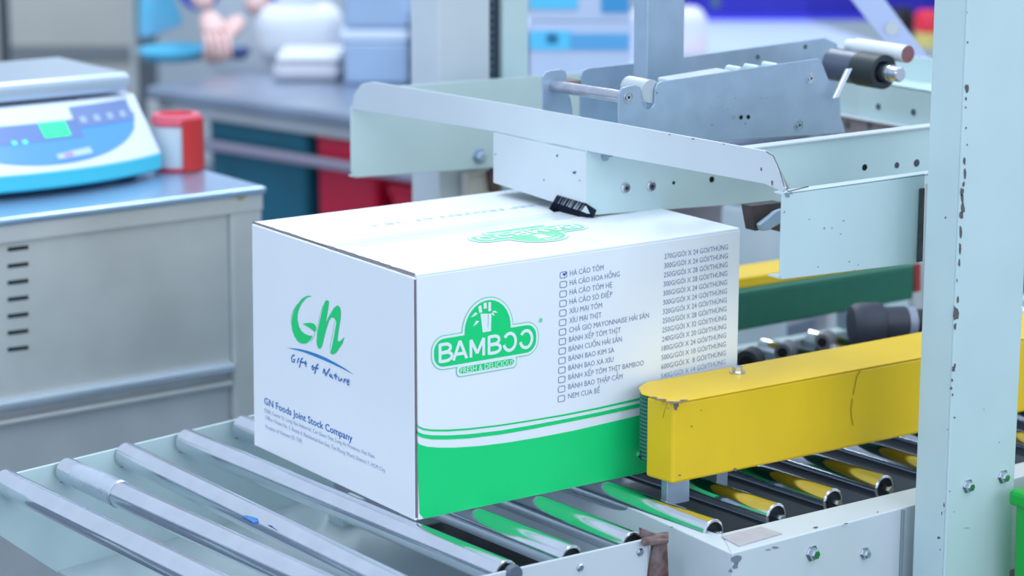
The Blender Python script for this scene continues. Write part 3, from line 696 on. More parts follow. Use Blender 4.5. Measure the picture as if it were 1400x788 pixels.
# pale rounded canister beyond the gap
cn = pd(1032, 352, 4.3); cnz = pd(1032, 365, 4.3).z
t = thing('canister', 'out of focus pale grey rounded drum seen through the gap right of the carton', 'drum', (cn.x, cn.y, FLOOR))
lathe('drum_body', (cn.x, cn.y, FLOOR), (cn.x, cn.y, 1), [(0, .05), (.004, .058), (cnz-FLOOR+.10, .058), (cnz-FLOOR+.115, .05)], mat('drum_grey', (178, 192, 202), .5), t, 32)
lathe('drum_lid', (cn.x, cn.y, cnz+.11), (cn.x, cn.y, 2), [(0, .05), (.004, .052), (.015, .05), (.018, .03)], mat('drum_lid', (150, 160, 172), .5), t, 32)

# ------------------------------------------------------------------ tape cartridge carrier (zinc plates)
cart = thing('tape_cartridge', 'blue grey zinc plated tape cartridge frame on top of the head', 'machine', (.4, 0, .41))
YP = .105
pp = [(846, 200), (846, 128), (850, 121), (860, 118), (868, 116.5), (875, 119), (877, 124), (877, 138), (879, 146), (884, 150.5), (890, 149), (895, 142), (896, 122), (899, 114.5), (905, 111.5), (960, 103.5), (1040, 91.5), (1120, 80), (1124, 86), (1136, 118), (1147, 150), (1156, 182), (1010, 191), (846, 205)]
side = [by(x, y, YP) for x, y in pp]
prism('side_plate', side, V((0, .003, 0)), ZINC, cart, bevel=.0006)
for (x, y) in ((858.5, 133), (1108, 107), (1092, 171)):
    P = by(x, y, YP)
    lathe('screw', P-YA*0, P-YA, [(0, .0078), (.0012, .0076), (.0012, .0062), (.0004, .006)], STEEL, cart, 24)
    lathe('screw', P-YA*0, P-YA, [(0, .0050), (.0022, .0046), (.0022, .002), (.001, .0018)], STEEL, cart, 20)
    link_dot('screw_socket', P-YA*.0016, (0, -1, 0), .0019, BLACKISH, cart)
for (x, y, M_) in ((1003, 160.5, STEEL), (1013, 160.5, BLACKISH), (1023, 160, BLACKISH)): link_dot('plate_hole', by(x, y, YP)-YA*.0005, (0, -1, 0), .0030, M_, cart)
chips([(973, 171, 1, 1.4), (995, 149, 1, .8), (1040, 134.5, .8, .8), (1047, 134, .8, .8), (1019, 169, 1.5, .8), (982, 132.5, 1, .7), (898, 127, 1.2, 1.4), (1005, 134, .8, .7)], lambda x, y: by(x, y, YP), -YA, cart, mat('zinc_spot', (96, 112, 128), .6))
# pivot rod and small far plate
P_r = by(856, 133, YP); XR = P_r.x
R0 = bx(757, 118, XR)
YS = R0.y
cyl('pivot_rod', V((XR, YS+.006, R0.z)), V((XR, YP+.001, P_r.z)), .0078, mat('rod_steel', (190, 192, 204), .3, .9, noise=.15, nscale=60), cart, 24)
sp_ = [(742, 175), (742, 105), (746, 99), (752, 97), (767, 95), (773, 97), (775, 103), (775, 124), (780, 134), (783, 150), (783, 175)]
prism('small_plate', [by(x, y, YS) for x, y in sp_], V((0, .003, 0)), ZINC, cart, bevel=.0006)
YQ = .33
fq = [(793, 175), (794, 105), (797, 97), (804, 93.5), (884, 85), (1000, 69), (1128, 52), (1145, 60), (1150, 175)]
prism('side_plate', [by(x, y, YQ) for x, y in fq], V((0, .003, 0)), ZINC, cart, bevel=.0006)
for (x, y) in ((1036, 78), (1101, 64)): link_dot('plate_hole', by(x, y, YQ)-YA*.0006, (0, -1, 0), .0036, mat('hole_slate', (74, 88, 106), .7), cart)
# cross pieces between the plates: rounded bar behind the slot, bright bar near top
XS = by(888, 120, YP).x
cyl('roller_bar', V((XS+.006, YP+.004, by(888, 128, YP).z+.002)), V((XS+.006, YP+.05, by(888, 128, YP).z+.002)), .015, mat('bar_white', (190, 198, 204), .35, .3), cart, 28)
for (x, y, ln, rr) in ((1016, 92, .05, .007), (1040, 89, .05, .006), (1065, 86, .05, .006)):
    P = by(x, y, YP); cyl('spacer', V((P.x, YP+.003, P.z-.0068)), V((P.x, YP+.03, P.z-.0068)), rr, PAINT, cart, 16)
obox('knife_bar', by(925, 106, YP)+V((0, .01, -.012)), V((.10, 0, .005)), V((0, .03, 0)), Z*.008, PAINT_B, cart, bevel=.002)
P = by(782, 115, YQ-.02)
box('stop_block', (P.x-.03, YQ-.03, P.z-.012), (P.x+.01, YQ-.001, P.z+.006), mat('brown_block', (120, 104, 100), .6), cart)
# steel post carrying the tape reel
YPo = .24
q0, q1 = by(884, 100, YPo), by(935, 100, YPo)
post = hexa('reel_post', [V((q0.x, YPo, .40)), V((q1.x, YPo, .40)), V((q1.x, YPo+.03, .40)), V((q0.x, YPo+.03, .40))], [V((q0.x, YPo, .95)), V((q1.x, YPo, .95)), V((q1.x, YPo+.03, .95)), V((q0.x, YPo+.03, .95))], ZINC, cart, bevel=.002)
# wiper roller group at the right end
XG = by(1175, 95, .05).x
gA = by(1215, 104, 0.0); 
def crow(px0, px1, X): return bx(px0[0], px0[1], X), bx(px1[0], px1[1], X)
XD = .88
d0, d1 = bx(1140, 88, XD), bx(1207, 98, XD)
d0 = V((XD, d0.y, (d0.z+d1.z)/2)); d1 = V((XD, d1.y, d0.z)); Ld = (d1-d0).length
r_dark = .0235
dr = lathe('rubber_roller', d0, d1, [(0, .012), (0, r_dark), (Ld, r_dark), (Ld, .016), (Ld-.012, .015)], mat('slate_rubber', (84, 94, 116), .35, noise=.1, nscale=30), cart, 40, caps=False)
lathe('roller_end', d0, d1, [(Ld-.045, r_dark+.0008), (Ld+.002, r_dark+.0008), (Ld+.002, r_dark*.74), (Ld-.01, r_dark*.7)], mat('charcoal_end', (40, 50, 54), .5), cart, 36, caps=False)
lathe('roller_hub', d0, d1, [(Ld-.012, r_dark*.72), (Ld-.008, r_dark*.70)], BLACKISH, cart, 30)
lathe('roller_shaft', d0, d1, [(Ld-.01, .012), (Ld+.020, .012), (Ld+.020, .0105), (Ld+.034, .0105), (Ld+.036, .009)], STEEL, cart, 24)
w0, w1 = bx(1160, 62, XD+.03), bx(1241, 74, XD+.03)
w0.z = w1.z = (w0.z+w1.z)/2
wr = lathe('paper_core', w0, w1, [(0, .009), (.02, .010), (.02, .0125), ((w1-w0).length, .0125)], mat('white_core', (224, 230, 236), .5), cart, 28)
dd = (w1-w0).normalized()
lathe('core_end', w1, w1+dd, [(-.001, .0122), (.001, .0120), (.001, .009)], mat('brown_core', (130, 96, 100), .6, dark=(150, 60, 70), nscale=80, noise=.3), cart, 24)
strA, strB = by(1163, 92, .09), by(1144, 132, .09)
obox('lever', strB+V((-.006, 0, -.002)), V((.010, 0, 0)), V((0, .004, 0)), (strA-strB), mat('bright_steel', (235, 240, 245), .15, .8), cart, bevel=.001)

# cross member of the head at far right (enamelled channel with lip)
cm = thing('cross_channel', 'pale enamelled cross channel with bolt holes behind the dark rubber roller', 'machine', (.86, .1, .38))
XC = 1.03
y_a, y_b = bx(1148, 150, XC).y, bx(1275, 172, XC).y
zl = bx(1150, 154, XC).z
box('channel_web', (XC, y_b-.1, zl), (XC+.003, y_a+.01, zl+.055), PAINT, cm, bevel=.001)
box('channel_lip', (XC-.012, y_b-.1, zl-.004), (XC+.003, y_a+.01, zl), PAINT_B, cm, bevel=.001)
bk = [bx(1152, 100, XC+.06), bx(1152, 66, XC+.06), bx(1275, 80, XC+.06)]
prism('channel_back', [V((XC+.06, bk[1].y, zl-.02)), bk[1], bk[2], V((XC+.06, bk[2].y, zl-.02))], V((.003, 0, 0)), PAINT, cm, bevel=.001)
box('channel_top', (XC, y_b-.1, zl+.052), (XC+.062, y_a+.01, zl+.055), PAINT, cm, bevel=.001)
box('channel_bottom', (XC-.004, y_b-.1, zl-.06), (XC+.06, y_a+.01, zl-.004), mat('brown_inner', (150, 138, 140), .6), cm, bevel=.001)  # lower part in the same brownish tone
for (x, y) in ((1201, 146), (1249, 153.5)): link_dot('bolt_hole', bx(x, y, XC)-XA*.0006, (-1, 0, 0), .005, mat('hole_slate', (74, 88, 106), .7), cm)
for (x, y) in ((1159, 171), (1189, 171)): link_dot('bolt_head', bx(x, y, XC-.004)-XA*.001, (-1, 0, 0), .006, mat('bolt_grey', (96, 98, 104), .6), cm)

# ------------------------------------------------------------------ machine columns
col = thing('machine_column', 'wide pale enamel column with chipped corner in the right foreground', 'column', (.6, -.3, FLOOR))
YC = -.335
cc = by(1303, 500, YC); XCc = cc.x
dL = bx(1258, 500, XCc); wR = by(1394.5, 500, YC)
# lean follows the photograph's slightly tapering edges
cb = V((XCc, YC, FLOOR)); ct = V((XCc, YC, 1.15))
W1 = wR.x-XCc; Dp = dL.y-YC
prism('column_face', [V((XCc, YC, FLOOR)), V((XCc+W1, YC, FLOOR)), V((XCc+W1, YC, 1.15)), V((XCc, YC, 1.15))], V((0, .004, 0)), PAINT, col, bevel=.0015)
prism('column_web', [V((XCc, YC+.0038, FLOOR)), V((XCc, YC+Dp, FLOOR)), V((XCc, YC+Dp, 1.15)), V((XCc, YC+.0038, 1.15))], V((.004, 0, 0)), PAINT, col, bevel=.0015)
prism('column_web', [V((XCc+W1-.004, YC+.0038, FLOOR)), V((XCc+W1-.004, YC+Dp, FLOOR)), V((XCc+W1-.004, YC+Dp, 1.15)), V((XCc+W1-.004, YC+.0038, 1.15))], V((.004, 0, 0)), PAINT, col, bevel=.0015)
box('column_foot', (XCc-.03, YC-.03, FLOOR), (XCc+W1, YC+Dp+.02, FLOOR+.012), PAINT, col)
def onC(x, y): return by(x, y, YC)
bolt(onC(1323, 665), (0, -1, 0), .0092, col); bolt(onC(1371, 652), (0, -1, 0), .0092, col)
sp1 = [(1323, 118, 1, 2), (1322, 60, 1, 1.4), (1321, 122, 3, 6), (1320, 133, 1.5, 4), (1320, 147, 1, 1.5), (1321, 175, 1, 1.4), (1322, 199, 1, 2)]
sp1 = [(1322, 17, 1, 1), (1322.5, 58, 1, 2), (1321, 121, 3, 8), (1320, 135, 1.4, 3), (1320, 147, 1.2, 1.5), (1320.5, 175, 1, 1.6), (1322, 198, 1, 1.6), (1318, 220, 2, 6), (1319, 236, 1.6, 9), (1317, 252, 1.6, 5), (1315, 262, 3, 6), (1315, 272, 2, 8), (1316, 285, 3.4, 8), (1314, 294, 3, 5), (1292, 298, 2, 2), (1313, 318, 2, 10), (1312, 340, 1.6, 9), (1311, 360, 1.4, 6), (1309, 410, 2, 6), (1306, 428, 4.5, 12), (1305, 446, 2.4, 6), (1308, 384, 1, 3), (1303, 505, 3, 5), (1301, 520, 2, 3), (1300, 531, 1.8, 3), (1305, 500, 1.2, 4), (1305, 571, 1.3, 1.6), (1302, 540, 1, 3), (1295, 588, 1, 1), (1298, 672, 1, 1), (1290, 690, 1.2, 4), (1287, 702, 1, 3), (1283, 736, 3, 2), (1285, 752, 1, 2)]
chips(sp1, onC, -YA, col)
chips([(1366, 605, 1, 1), (1290, 700, .8, .8), (1304, 700, 1.2, .8), (1322, 722, 5, .5), (1345, 560, 1, 1)], onC, -YA, col, mat('chip_faint', (140, 156, 164), .6))

YLc = .80
lc_ = thing('machine_column', 'far pale column with a dark slotted rack, rising behind the carton', 'column', (.6, YLc, FLOOR))
xa, xb, xr0, xr1, xm = by(600, 150, YLc).x, by(722, 150, YLc).x, by(670, 150, YLc).x, by(688, 150, YLc).x, by(648, 250, YLc).x
box('column_face', (xa, YLc, FLOOR), (xr0, YLc+.08, 1.15), PAINT_B, lc_, bevel=.003)
box('column_face', (xr1, YLc, FLOOR), (xb, YLc+.08, 1.15), PAINT, lc_, bevel=.003)
box('rack_channel', (xr0-.002, YLc+.012, FLOOR+.002), (xr1+.002, YLc+.04, 1.148), mat('rack_dark', (52, 66, 82), .6), lc_, bevel=0)
for k in range(62):
    z = .34+.012*k
    box('rack_tooth', (xr0+.001, YLc+.004, z), (xr0+.010, YLc+.012, z+.006), mat('rack_tooth', (80, 96, 112), .5, .4), lc_, bevel=0)
# belt guard block glimpsed below the far channel
gb = thing('guard_block', 'small beige block with a brown edge strip glimpsed under the head housing', 'machine', (.65, .68, .2))
Yg = .79
g_ = [by(x, y, Yg) for x, y in ((631, 236), (664, 233), (668, 262), (631, 268))]
prism('block', g_, V((0, -.02, 0)), mat('beige_block', (196, 184, 160), .6, dark=(190, 196, 204), nscale=14, noise=.2), gb)
g_ = [by(x, y, Yg-.022) for x, y in ((664, 233), (676, 233), (680, 262), (668, 262))]
prism('edge_strip', g_, V((0, -.01, 0)), mat('brown_strip', (104, 84, 50), .6, dark=(60, 40, 60), nscale=50, noise=.3), gb)


# red and yellow push button at the upper right
eb = thing('emergency_button', 'red push button on a yellow collar at the edge of the right column', 'button', pd(1262, 64, 3.9))
P = bz(1268, 64, .10)
eb.location = P
cyl('collar', P, P+Z*.040, .036, mat('yellow_collar', (222, 204, 120), .5), eb, 28)
lathe('button_cap', P+Z*.040, P+Z, [(0, .032), (.004, .036), (.046, .036), (.056, .030), (.058, .016)], mat('red_button', (226, 34, 62), .35), eb, 28)

# diagonal strut behind the cartridge
sA, sB = pd(1145, -25, 4.2), pd(1226, 78, 4.2)
st = thing('diagonal_strut', 'blurred silver blue diagonal strut rising behind the dark rubber roller', 'strut', (sB.x, sB.y, FLOOR))
ax = (sA-sB); w_ = CR*.058
prism('strut_bar', [sA+ax*.2, sA+ax*.2+w_, sB+w_*.9, sB], CF*.02, mat('strut_grey', (158, 172, 206), .4, .3), st)
box('strut_upright', tuple(sB+V((0, 0, 0))-V((.0, 0, sB.z-FLOOR)))[:2]+(FLOOR,), (sB.x+.05, sB.y+.04, sB.z+.01), PAINT, st)
P = sA.lerp(sB, .62)+w_*.5; link_dot('strut_bolt', P-CF*.004, -CF, .012, PAINT_B, st)

# green bin at lower right
gY = -.366
p0 = by(1383, 662, gY)
gbn = thing('green_bin', 'bright green plastic bin standing at the lower right corner beside the column', 'bin', (p0.x+.2, gY+.15, FLOOR))
zt_ = by(1392, 668, gY).z
gx0 = by(1380, 720, gY).x+.003
def taper(name, x0, y0, x1, y1, z0, z1, t, M, par, **kw):
    return hexa(name, [(x0+t, y0+t, z0), (x1-t, y0+t, z0), (x1-t, y1-t, z0), (x0+t, y1-t, z0)], [(x0, y0, z1), (x1, y0, z1), (x1, y1, z1), (x0, y1, z1)], M, par, **kw)
GRN = mat('bin_green', (0, 168, 56), .4)
taper('bin_body', gx0, -.64, gx0+.40, -.366, FLOOR, zt_-.006, .01, GRN, gbn, bevel=.012)
box('bin_inside_shade', (gx0+.012, -.628, zt_-.002), (gx0+.388, -.378, zt_+.0006), mat('bin_shade_green', (8, 70, 30), .8), gbn, bevel=0)  # painted dark to stand for shade inside; the bin body is solid
box('bin_rim', (gx0-.004, -.644, zt_-.02), (gx0+.404, -.362, zt_), GRN, gbn, bevel=.005)

# ------------------------------------------------------------------ left: stainless cabinet with scale
zT = .20
A, B = bz(0, 300, zT), bz(365, 255, zT)
ex = (B-A).normalized(); ey = V((-ex.y, ex.x, 0))
A = A-ex*.45
cab = thing('steel_cabinet', 'stainless steel worktop cabinet with seven vent slots under the weighing scale', 'cabinet', (A.x+.4, A.y+.3, FLOOR))
Lc = (B-A).length
obox('worktop', A-Z*.012, ex*Lc, ey*.52, Z*.012, mat('worktop_steel', (172, 200, 232), .28, .75, noise=.06, nscale=5), cab, bevel=.004)
def onK(x, y): return bv(x, y, A, B)
xs_post = (onK(318, 350)-A).dot(ex); xs_r = Lc-.004
zl1 = onK(315, 505).z
obox('top_rail', A+ey*.006-Z*.040, ex*xs_r, ey*.01, Z*.030, INOX, cab, bevel=.002)
obox('front_panel', A+ey*.014+Z*(zl1-zT), ex*xs_post, ey*.006, Z*(zT-zl1-.03), INOX, cab, bevel=.001)
obox('corner_post', A+ex*(xs_post+.003)+ey*.008-Z*(zT-FLOOR), ex*(xs_r-xs_post-.003), ey*.05, Z*(zT-FLOOR-.014), INOX, cab, bevel=.006)
obox('shelf_rail', A+ey*.000+Z*(zl1-zT-.006), ex*(xs_post+.002), ey*.02, Z*.016, mat('bright_inox', (214, 226, 238), .25, .7), cab, bevel=.005)
obox('lower_rail', A+ey*.008+Z*(zl1-zT-.031), ex*(xs_post+.002), ey*.014, Z*.008, INOX, cab, bevel=.003)
obox('lower_panel', A+ey*.024+Z*(FLOOR-zT+.10), ex*xs_post, ey*.006, Z*(zl1-FLOOR-.10-.006), INOX_D, cab, bevel=0)
obox('side_panel', B+ey*.05-ex*.012-Z*(zT-FLOOR-.1), ex*.006, ey*.45, Z*(zT-FLOOR-.114), INOX, cab, bevel=0)
for k in range(7):
    P = onK(30, 341.5+22.9*k); w0_ = onK(16, 343.5+22.9*k); w1_ = onK(44, 340+22.9*k)
    q = [w0_+Z*.003, w1_+Z*.003, w1_-Z*.003, w0_-Z*.003]
    prism('vent_slot', [p+ey*.0125 for p in q], ey*.002, mat('slot_dark', (24, 40, 44), .8), cab, label='dark vent slot')
lc0 = onK(331, 267)
link_dot('yellow_dot', lc0+ey*.004, -ey, .009, mat('brass_dot', (176, 158, 86), .6), cab, label='small brass coloured spot')
obox('caster_plate', A+ex*.02+ey*.02+Z*(FLOOR-zT), ex*.05, ey*.05, Z*.10, INOX_D, cab); obox('caster_plate', A+ex*.02+ey*.42+Z*(FLOOR-zT), ex*.05, ey*.05, Z*.10, INOX_D, cab)

# scale
S = bz(222, 241, zT)                      # front right foot of the body
sx0 = (S-A).dot(ex); sy0 = (S-A).dot(ey)
cx_ = (bz(72, 268, zT)-A).dot(ex)
hw = sx0-cx_
scale = thing('weighing_scale', 'white and cyan digital bench scale with lit green display on the cabinet', 'scale', A+ex*cx_+ey*(sy0+.15))
def sc(x, y, z): return A+ex*(cx_+x)+ey*(sy0+y)+Z*z
def plan(x, setb, hw_):              # front curve bulging toward the viewer
    t = min(1, abs(x)/hw_); return setb-.055*(1-t**2.2)*(1-setb*4)
Nn = 24; rows = [(.010, .006, hw-.004), (.014, 0, hw), (.034, 0.0, hw), (.0385, -.001, hw-.001)]
def loft(name, rows, depth, M, par):
    vs = []; fs = []
    for (z, setb, h_) in rows:
        ring_ = [(-h_+2*h_*k/Nn) for k in range(Nn+1)]
        for x in ring_: vs.append(sc(x, plan(x, setb, h_), z))
        for x in (h_, -h_): vs.append(sc(x, depth, z))
    n = Nn+3
    for i in range(len(rows)-1):
        for k in range(n): fs.append((i*n+k, i*n+(k+1) % n, (i+1)*n+(k+1) % n, (i+1)*n+k))
    fs.append(tuple(range(n))); fs.append(tuple(range((len(rows)-1)*n, len(rows)*n)))
    return link(name, vs, fs, M, par, bevel=.003)
loft('base_band', rows, .26, mat('cyan_plastic', (72, 200, 222), .4), scale)
CW = mat('scale_white', (214, 226, 244), .4)
HT = .128
def bodyrow(t): return (.0385+(HT-.0385)*t, .0+.085*t, hw-.002*t)
loft('scale_body', [bodyrow(t) for t in (0, .25, .5, .75, 1)], .25, CW, scale)
def bp_(u, t, lift=.0012):               # point on the sloping front: u = -1..1, t = 0..1
    z, sb, h_ = bodyrow(t); x = u*h_
    u = u+.11; x = u*h_; n = (V((0, 0, 0))-ey*.72+Z*.69)
    return sc(x, plan(x, sb, h_), z)+n*lift
def patch(name, U, M, par, lift=.0012, **kw):
    """curved patch: columns (u, t_low, t_high)"""
    vs = []; fs = []; m_ = 6
    for (u, t0, t1) in U:
        for j in range(m_+1): vs.append(bp_(u, t0+(t1-t0)*j/m_, lift))
    for i in range(len(U)-1):
        for j in range(m_): fs.append((i*(m_+1)+j, i*(m_+1)+j+1, (i+1)*(m_+1)+j+1, (i+1)*(m_+1)+j))
    return link(name, vs, fs, M, par, smooth=True, **kw)
ph = .80
PB_ = mat('panel_blue', (84, 152, 240), .35); PD_ = mat('panel_slate', (98, 128, 186), .4)
patch('control_panel', [(u, .70-.60*math.sqrt(max(0, 1-(u/ph)**2)), .72) for u in [(-ph+2*ph*k/24) for k in range(25)]], PB_, scale)
patch('display_strip', [(u, .46, .74) for u in [-.78+.05*k for k in range(22)]], PD_, scale, .0016)
patch('keypad_strip', [(u, .60, .93) for u in [.26+.052*k for k in range(11)]], mat('panel_grey', (112, 134, 184), .4), scale, .0020)
patch('display', [(u, .50, .74) for u in (-.04+.055*0, .02, .07, .12, .17)], mat('lcd_green', (40, 230, 140), .4, emit=(40, 240, 150), estr=.55), scale, .0024, label='lit green display')
for u in (-.30, -.22): patch('indicator', [(u, .44, .50), (u+.035, .44, .50)], mat('lamp_cyan', (90, 220, 190), .4, emit=(70, 230, 190), estr=.5), scale, .0024)
for u in (.30, .42, .54, .66): patch('key', [(u, .66, .76), (u+.05, .66, .76)], mat('key_pale', (160, 182, 214), .5), scale, .0026)
patch('maker_plate', [(-.02, .16, .24), (.05, .16, .25), (.12, .17, .27), (.27, .19, .29)], mat('plate_pale', (176, 200, 238), .5), scale, .0024)
patch('maker_plate', [(.04, .175, .235), (.11, .18, .25)], mat('plate_pink', (176, 140, 200), .5), scale, .0028)
# platter
pz = bx(178, 133, 0)
PX1 = hw-.024
pl_ = [sc(-PX1-.02, .070, HT+.006), sc(PX1+.012, .070, HT+.006), sc(PX1+.012, .33, HT+.006), sc(-PX1-.02, .33, HT+.006)]
prism('platter', pl_, Z*.033, mat('platter_steel', (196, 210, 226), .3, .55), scale, bevel=.012, seg=4)
prism('platter_support', [sc(-PX1*.6, .09, HT-.01), sc(PX1*.6, .09, HT-.01), sc(PX1*.6, .22, HT-.01), sc(-PX1*.6, .22, HT-.01)], Z*.018, DARK, scale)
for sx in (-1, 1):
    for yy in (.03, .22): cyl('foot', sc(sx*(hw-.05), yy, 0), sc(sx*(hw-.05), yy, .012), .014, DARK, scale, 16)
# white and red roll holder
Pr = bz(243, 231, zT)
tr = thing('tape_roll', 'white tape roll in a red plastic holder beside the scale', 'tape roll', Pr)
rr = .042
lathe('white_roll', Pr+Z*.006, Pr+Z, [(0, rr*.9), (.003, rr*.93), (.070, rr*.93), (.072, rr*.6)], mat('roll_white', (206, 216, 222), .5), tr, 40)
lathe('red_base', Pr+Z*.0005, Pr+Z, [(0, rr*.98), (.006, rr*.98)], mat('red_dull', (190, 60, 84), .5), tr, 40)
lathe('red_rim', Pr+Z*.078, Pr+Z, [(0, rr*.70), (0, rr*1.0), (.008, rr*1.02), (.016, rr*.95), (.017, rr*.68), (.004, rr*.66)], mat('red_rim', (226, 96, 116), .4), tr, 40, caps=False)
lathe('red_disc', Pr+Z*.0785, Pr+Z, [(0, rr*.7), (.002, rr*.66)], mat('red_deep', (196, 34, 54), .5), tr, 40)
vs = []; fs = []
for k in range(9):
    w = math.radians(-95+k*9.5)+YAW-math.pi/2+math.radians(25)
    for (r_, z_) in ((rr*1.0, .002), (rr*1.0, .088), (rr*1.08, .088), (rr*1.08, .002)):
        vs.append(Pr+V((math.cos(w), math.sin(w), 0))*r_+Z*z_)
for k in range(8):
    for j in range(4): fs.append((k*4+j, k*4+(j+1) % 4, (k+1)*4+(j+1) % 4, (k+1)*4+j))
fs += [(0, 1, 2, 3), (32, 33, 34, 35)]
link('red_side', vs, fs, mat('red_side', (206, 48, 46), .45), tr)

# ------------------------------------------------------------------ background left: door cabinets
dc = 7.6
cb0 = pd(-60, 400, dc); cb1 = pd(19, 400, dc); cb2 = pd(192, 400, dc)
loc = thing('steel_locker', 'tall blurred beige grey steel locker behind the weighing scale', 'locker', (cb1.x, cb1.y, FLOOR))
LK = mat('locker_grey', (204, 203, 196), .5, .2, noise=.08, nscale=3)
def flo(P): return V((P.x, P.y, FLOOR))
p_a, p_b, p_c = flo(cb0), flo(cb1), flo(cb2)
obox('carcass', p_a+CF*.02, p_c-p_a, CF*.5, Z*2.0, mat('locker_dark', (84, 92, 98), .6), loc)
obox('door', p_a, (p_b-p_a)*.92, CF*.02, Z*1.98, LK, loc); obox('door', p_b+CR*.02, (p_c-p_b)-CR*.02, CF*.02, Z*1.98, LK, loc)
hz = pd(80, 62, dc).z
obox('door_rail', p_b+CR*.02-CF*.006+Z*(hz-FLOOR-.03), (p_c-p_b)-CR*.02, CF*.006, Z*.05, mat('locker_rail', (128, 134, 138), .5), loc)

# ------------------------------------------------------------------ background table
zb_ = .10
a, b = bz(222, 121, zb_), bz(480, 157, zb_)
td = (b-a).normalized(); tn = V((-td.y, td.x, 0))
if tn.dot(CF) < 0: tn = -tn
Lt = (bv(880, 210, a, b)-a).length+.06; Wt = .72
a = a-td*.06
tb = thing('steel_table', 'long blurred stainless table with lower shelf behind the scale and carton', 'table', flo(a+td*.8+tn*.3))
obox('table_top', a-Z*.03, td*Lt, tn*Wt, Z*.03, mat('table_steel', (176, 188, 208), .32, .8, noise=.25, nscale=4), tb, bevel=.008)
obox('apron', a+tn*.03-Z*.065, td*Lt, tn*.01, Z*.035, INOX_D, tb)
def onT(x, y): return bv(x, y, a, b)
zs = onT(395, 217).z
shelf_z = -.32
obox('front_rail', V((a.x, a.y, zs-.012)), td*Lt, tn*.025, Z*.024, mat('rail_blush', (168, 160, 178), .4, .5), tb, bevel=.006)
obox('lower_shelf', V((a.x, a.y, shelf_z-.02)), td*Lt, tn*(Wt-.05), Z*.02, INOX_D, tb)
obox('back_panel', V((a.x, a.y, shelf_z))+tn*(Wt-.10), td*Lt, tn*.01, Z*(zb_-shelf_z-.04), INOX_D, tb)
for (s_, t_) in ((.0, 0), (Lt-.04, 0), (0, Wt-.04), (Lt-.04, Wt-.04)):
    obox('leg', V((a.x, a.y, FLOOR))+td*s_+tn*t_, td*.04, tn*.04, Z*(zb_-FLOOR-.03), INOX, tb)
# crates on the lower shelf
TEAL = mat('crate_teal', (14, 104, 128), .5, noise=.15, nscale=8)
RED = mat('crate_red', (208, 16, 62), .45, noise=.08, nscale=6)
def crate(px0, px1, M, lab, h, y_off, name='plastic_crate', rim=True, group=None):
    p0, p1 = onT(px0, 240), onT(px1, 240); p0.z = p1.z = shelf_z
    p0 = p0+tn*y_off; p1 = p1+tn*y_off; L = (p1-p0); dpt = tn*.34
    t = thing(name, lab, 'crate', p0+L*.5, group)
    tq = .10
    b4 = [p0+L*tq*.5, p1-L*tq*.5, p1-L*tq*.5+dpt*.95, p0+L*tq*.5+dpt*.95]; t4 = [p0+Z*h, p1+Z*h, p1+dpt+Z*h, p0+dpt+Z*h]
    hexa('crate_body', b4, t4, M, t, bevel=.02, seg=3)
    hexa('crate_rim', [q-Z*.022 for q in t4], [q+Z*.002+(q-(p0+L*.5+dpt*.5)).normalized()*.008 for q in t4], M, t, bevel=.006)
    return t
crate(262, 398, TEAL, 'dark teal plastic crate on the lower table shelf left of the red crates', .372, .05)
crate(408, 492, RED, 'left one of the two deep red plastic crates on the lower table shelf', .365, .05)
crate(512, 612, RED, 'right one of the two deep red plastic crates, under the pale channel', .26, .045)

# things on the table
def onTop(px, py, z=zb_): return bz(px, py, z)
def pack(name, lab, cat, px0, px1, pyb, pyt, M, dz=0.0, round_=.03, group=None, dep=.25, zbase=zb_):
    p0, p1 = bz(px0, pyb, zbase), bz(px1, pyb, zbase)
    p1 = pd(px1, pyb, (V(p0)-V(EYE)).dot(V(FW))); p1.z = p0.z
    ht = (pd(px0, pyt, (V(p0)-V(EYE)).dot(V(FW))).z-p0.z)
    t = thing(name, lab, cat, (p0+p1)/2, group)
    obox('pack_body' if name != 'crate' else 'crate_body', p0, p1-p0, CF*dep, Z*ht, M, t, bevel=round_, seg=4)
    return t, p0, p1, ht
t, p0, p1, ht = pack('white_sack', 'bulging white sack standing behind the beige tray on the far table', 'sack', 346, 466, 92, 8, mat('sack_white', (226, 230, 238), .6, noise=.06, nscale=5), round_=.055, dep=.20)
obox('sack_neck', p0+(p1-p0)*.25+CF*.05+Z*(ht-.01), (p1-p0)*.5, CF*.09, Z*.06, mat('sack_white', (226, 230, 238)), t, bevel=.02, seg=4)
t, p0, p1, ht = pack('food_tray', 'pale beige rounded tray nearest the table edge left of the grey crates', 'tray', 372, 466, 112, 84, mat('tray_beige', (206, 206, 214), .6), round_=.025)
obox('tray_lid', p0+Z*ht+CR*.01, (p1-p0)*.92, CF*.22, Z*.012, mat('tray_lid', (222, 224, 230), .6), t, bevel=.005)
t, p0, p1, ht = pack('grey_crate', 'blue grey crate with a white sheet on it, on the far table', 'crate', 471, 560, 116, 56, mat('crate_greyblue', (160, 184, 214), .5, noise=.06, nscale=8), round_=.012)
obox('white_sheet', p0+Z*ht-CR*.01, (p1-p0)*1.06, CF*.25, Z*.030, mat('sheet_white', (214, 226, 244), .6), t, bevel=.008)
ct = p0+Z*(ht+.0305)
t2 = thing('grey_crate', 'upper blue grey crate stacked on the white sheet, cut by the top edge', 'crate', ct)
obox('crate_body', ct, (p1-p0), CF*.25, Z*.16, mat('crate_greyblue', (160, 184, 214), .5), t2, bevel=.012)
obox('crate_lid', ct+Z*.16, (p1-p0), CF*.25, Z*.01, mat('sheet_white', (214, 226, 244), .6), t2)
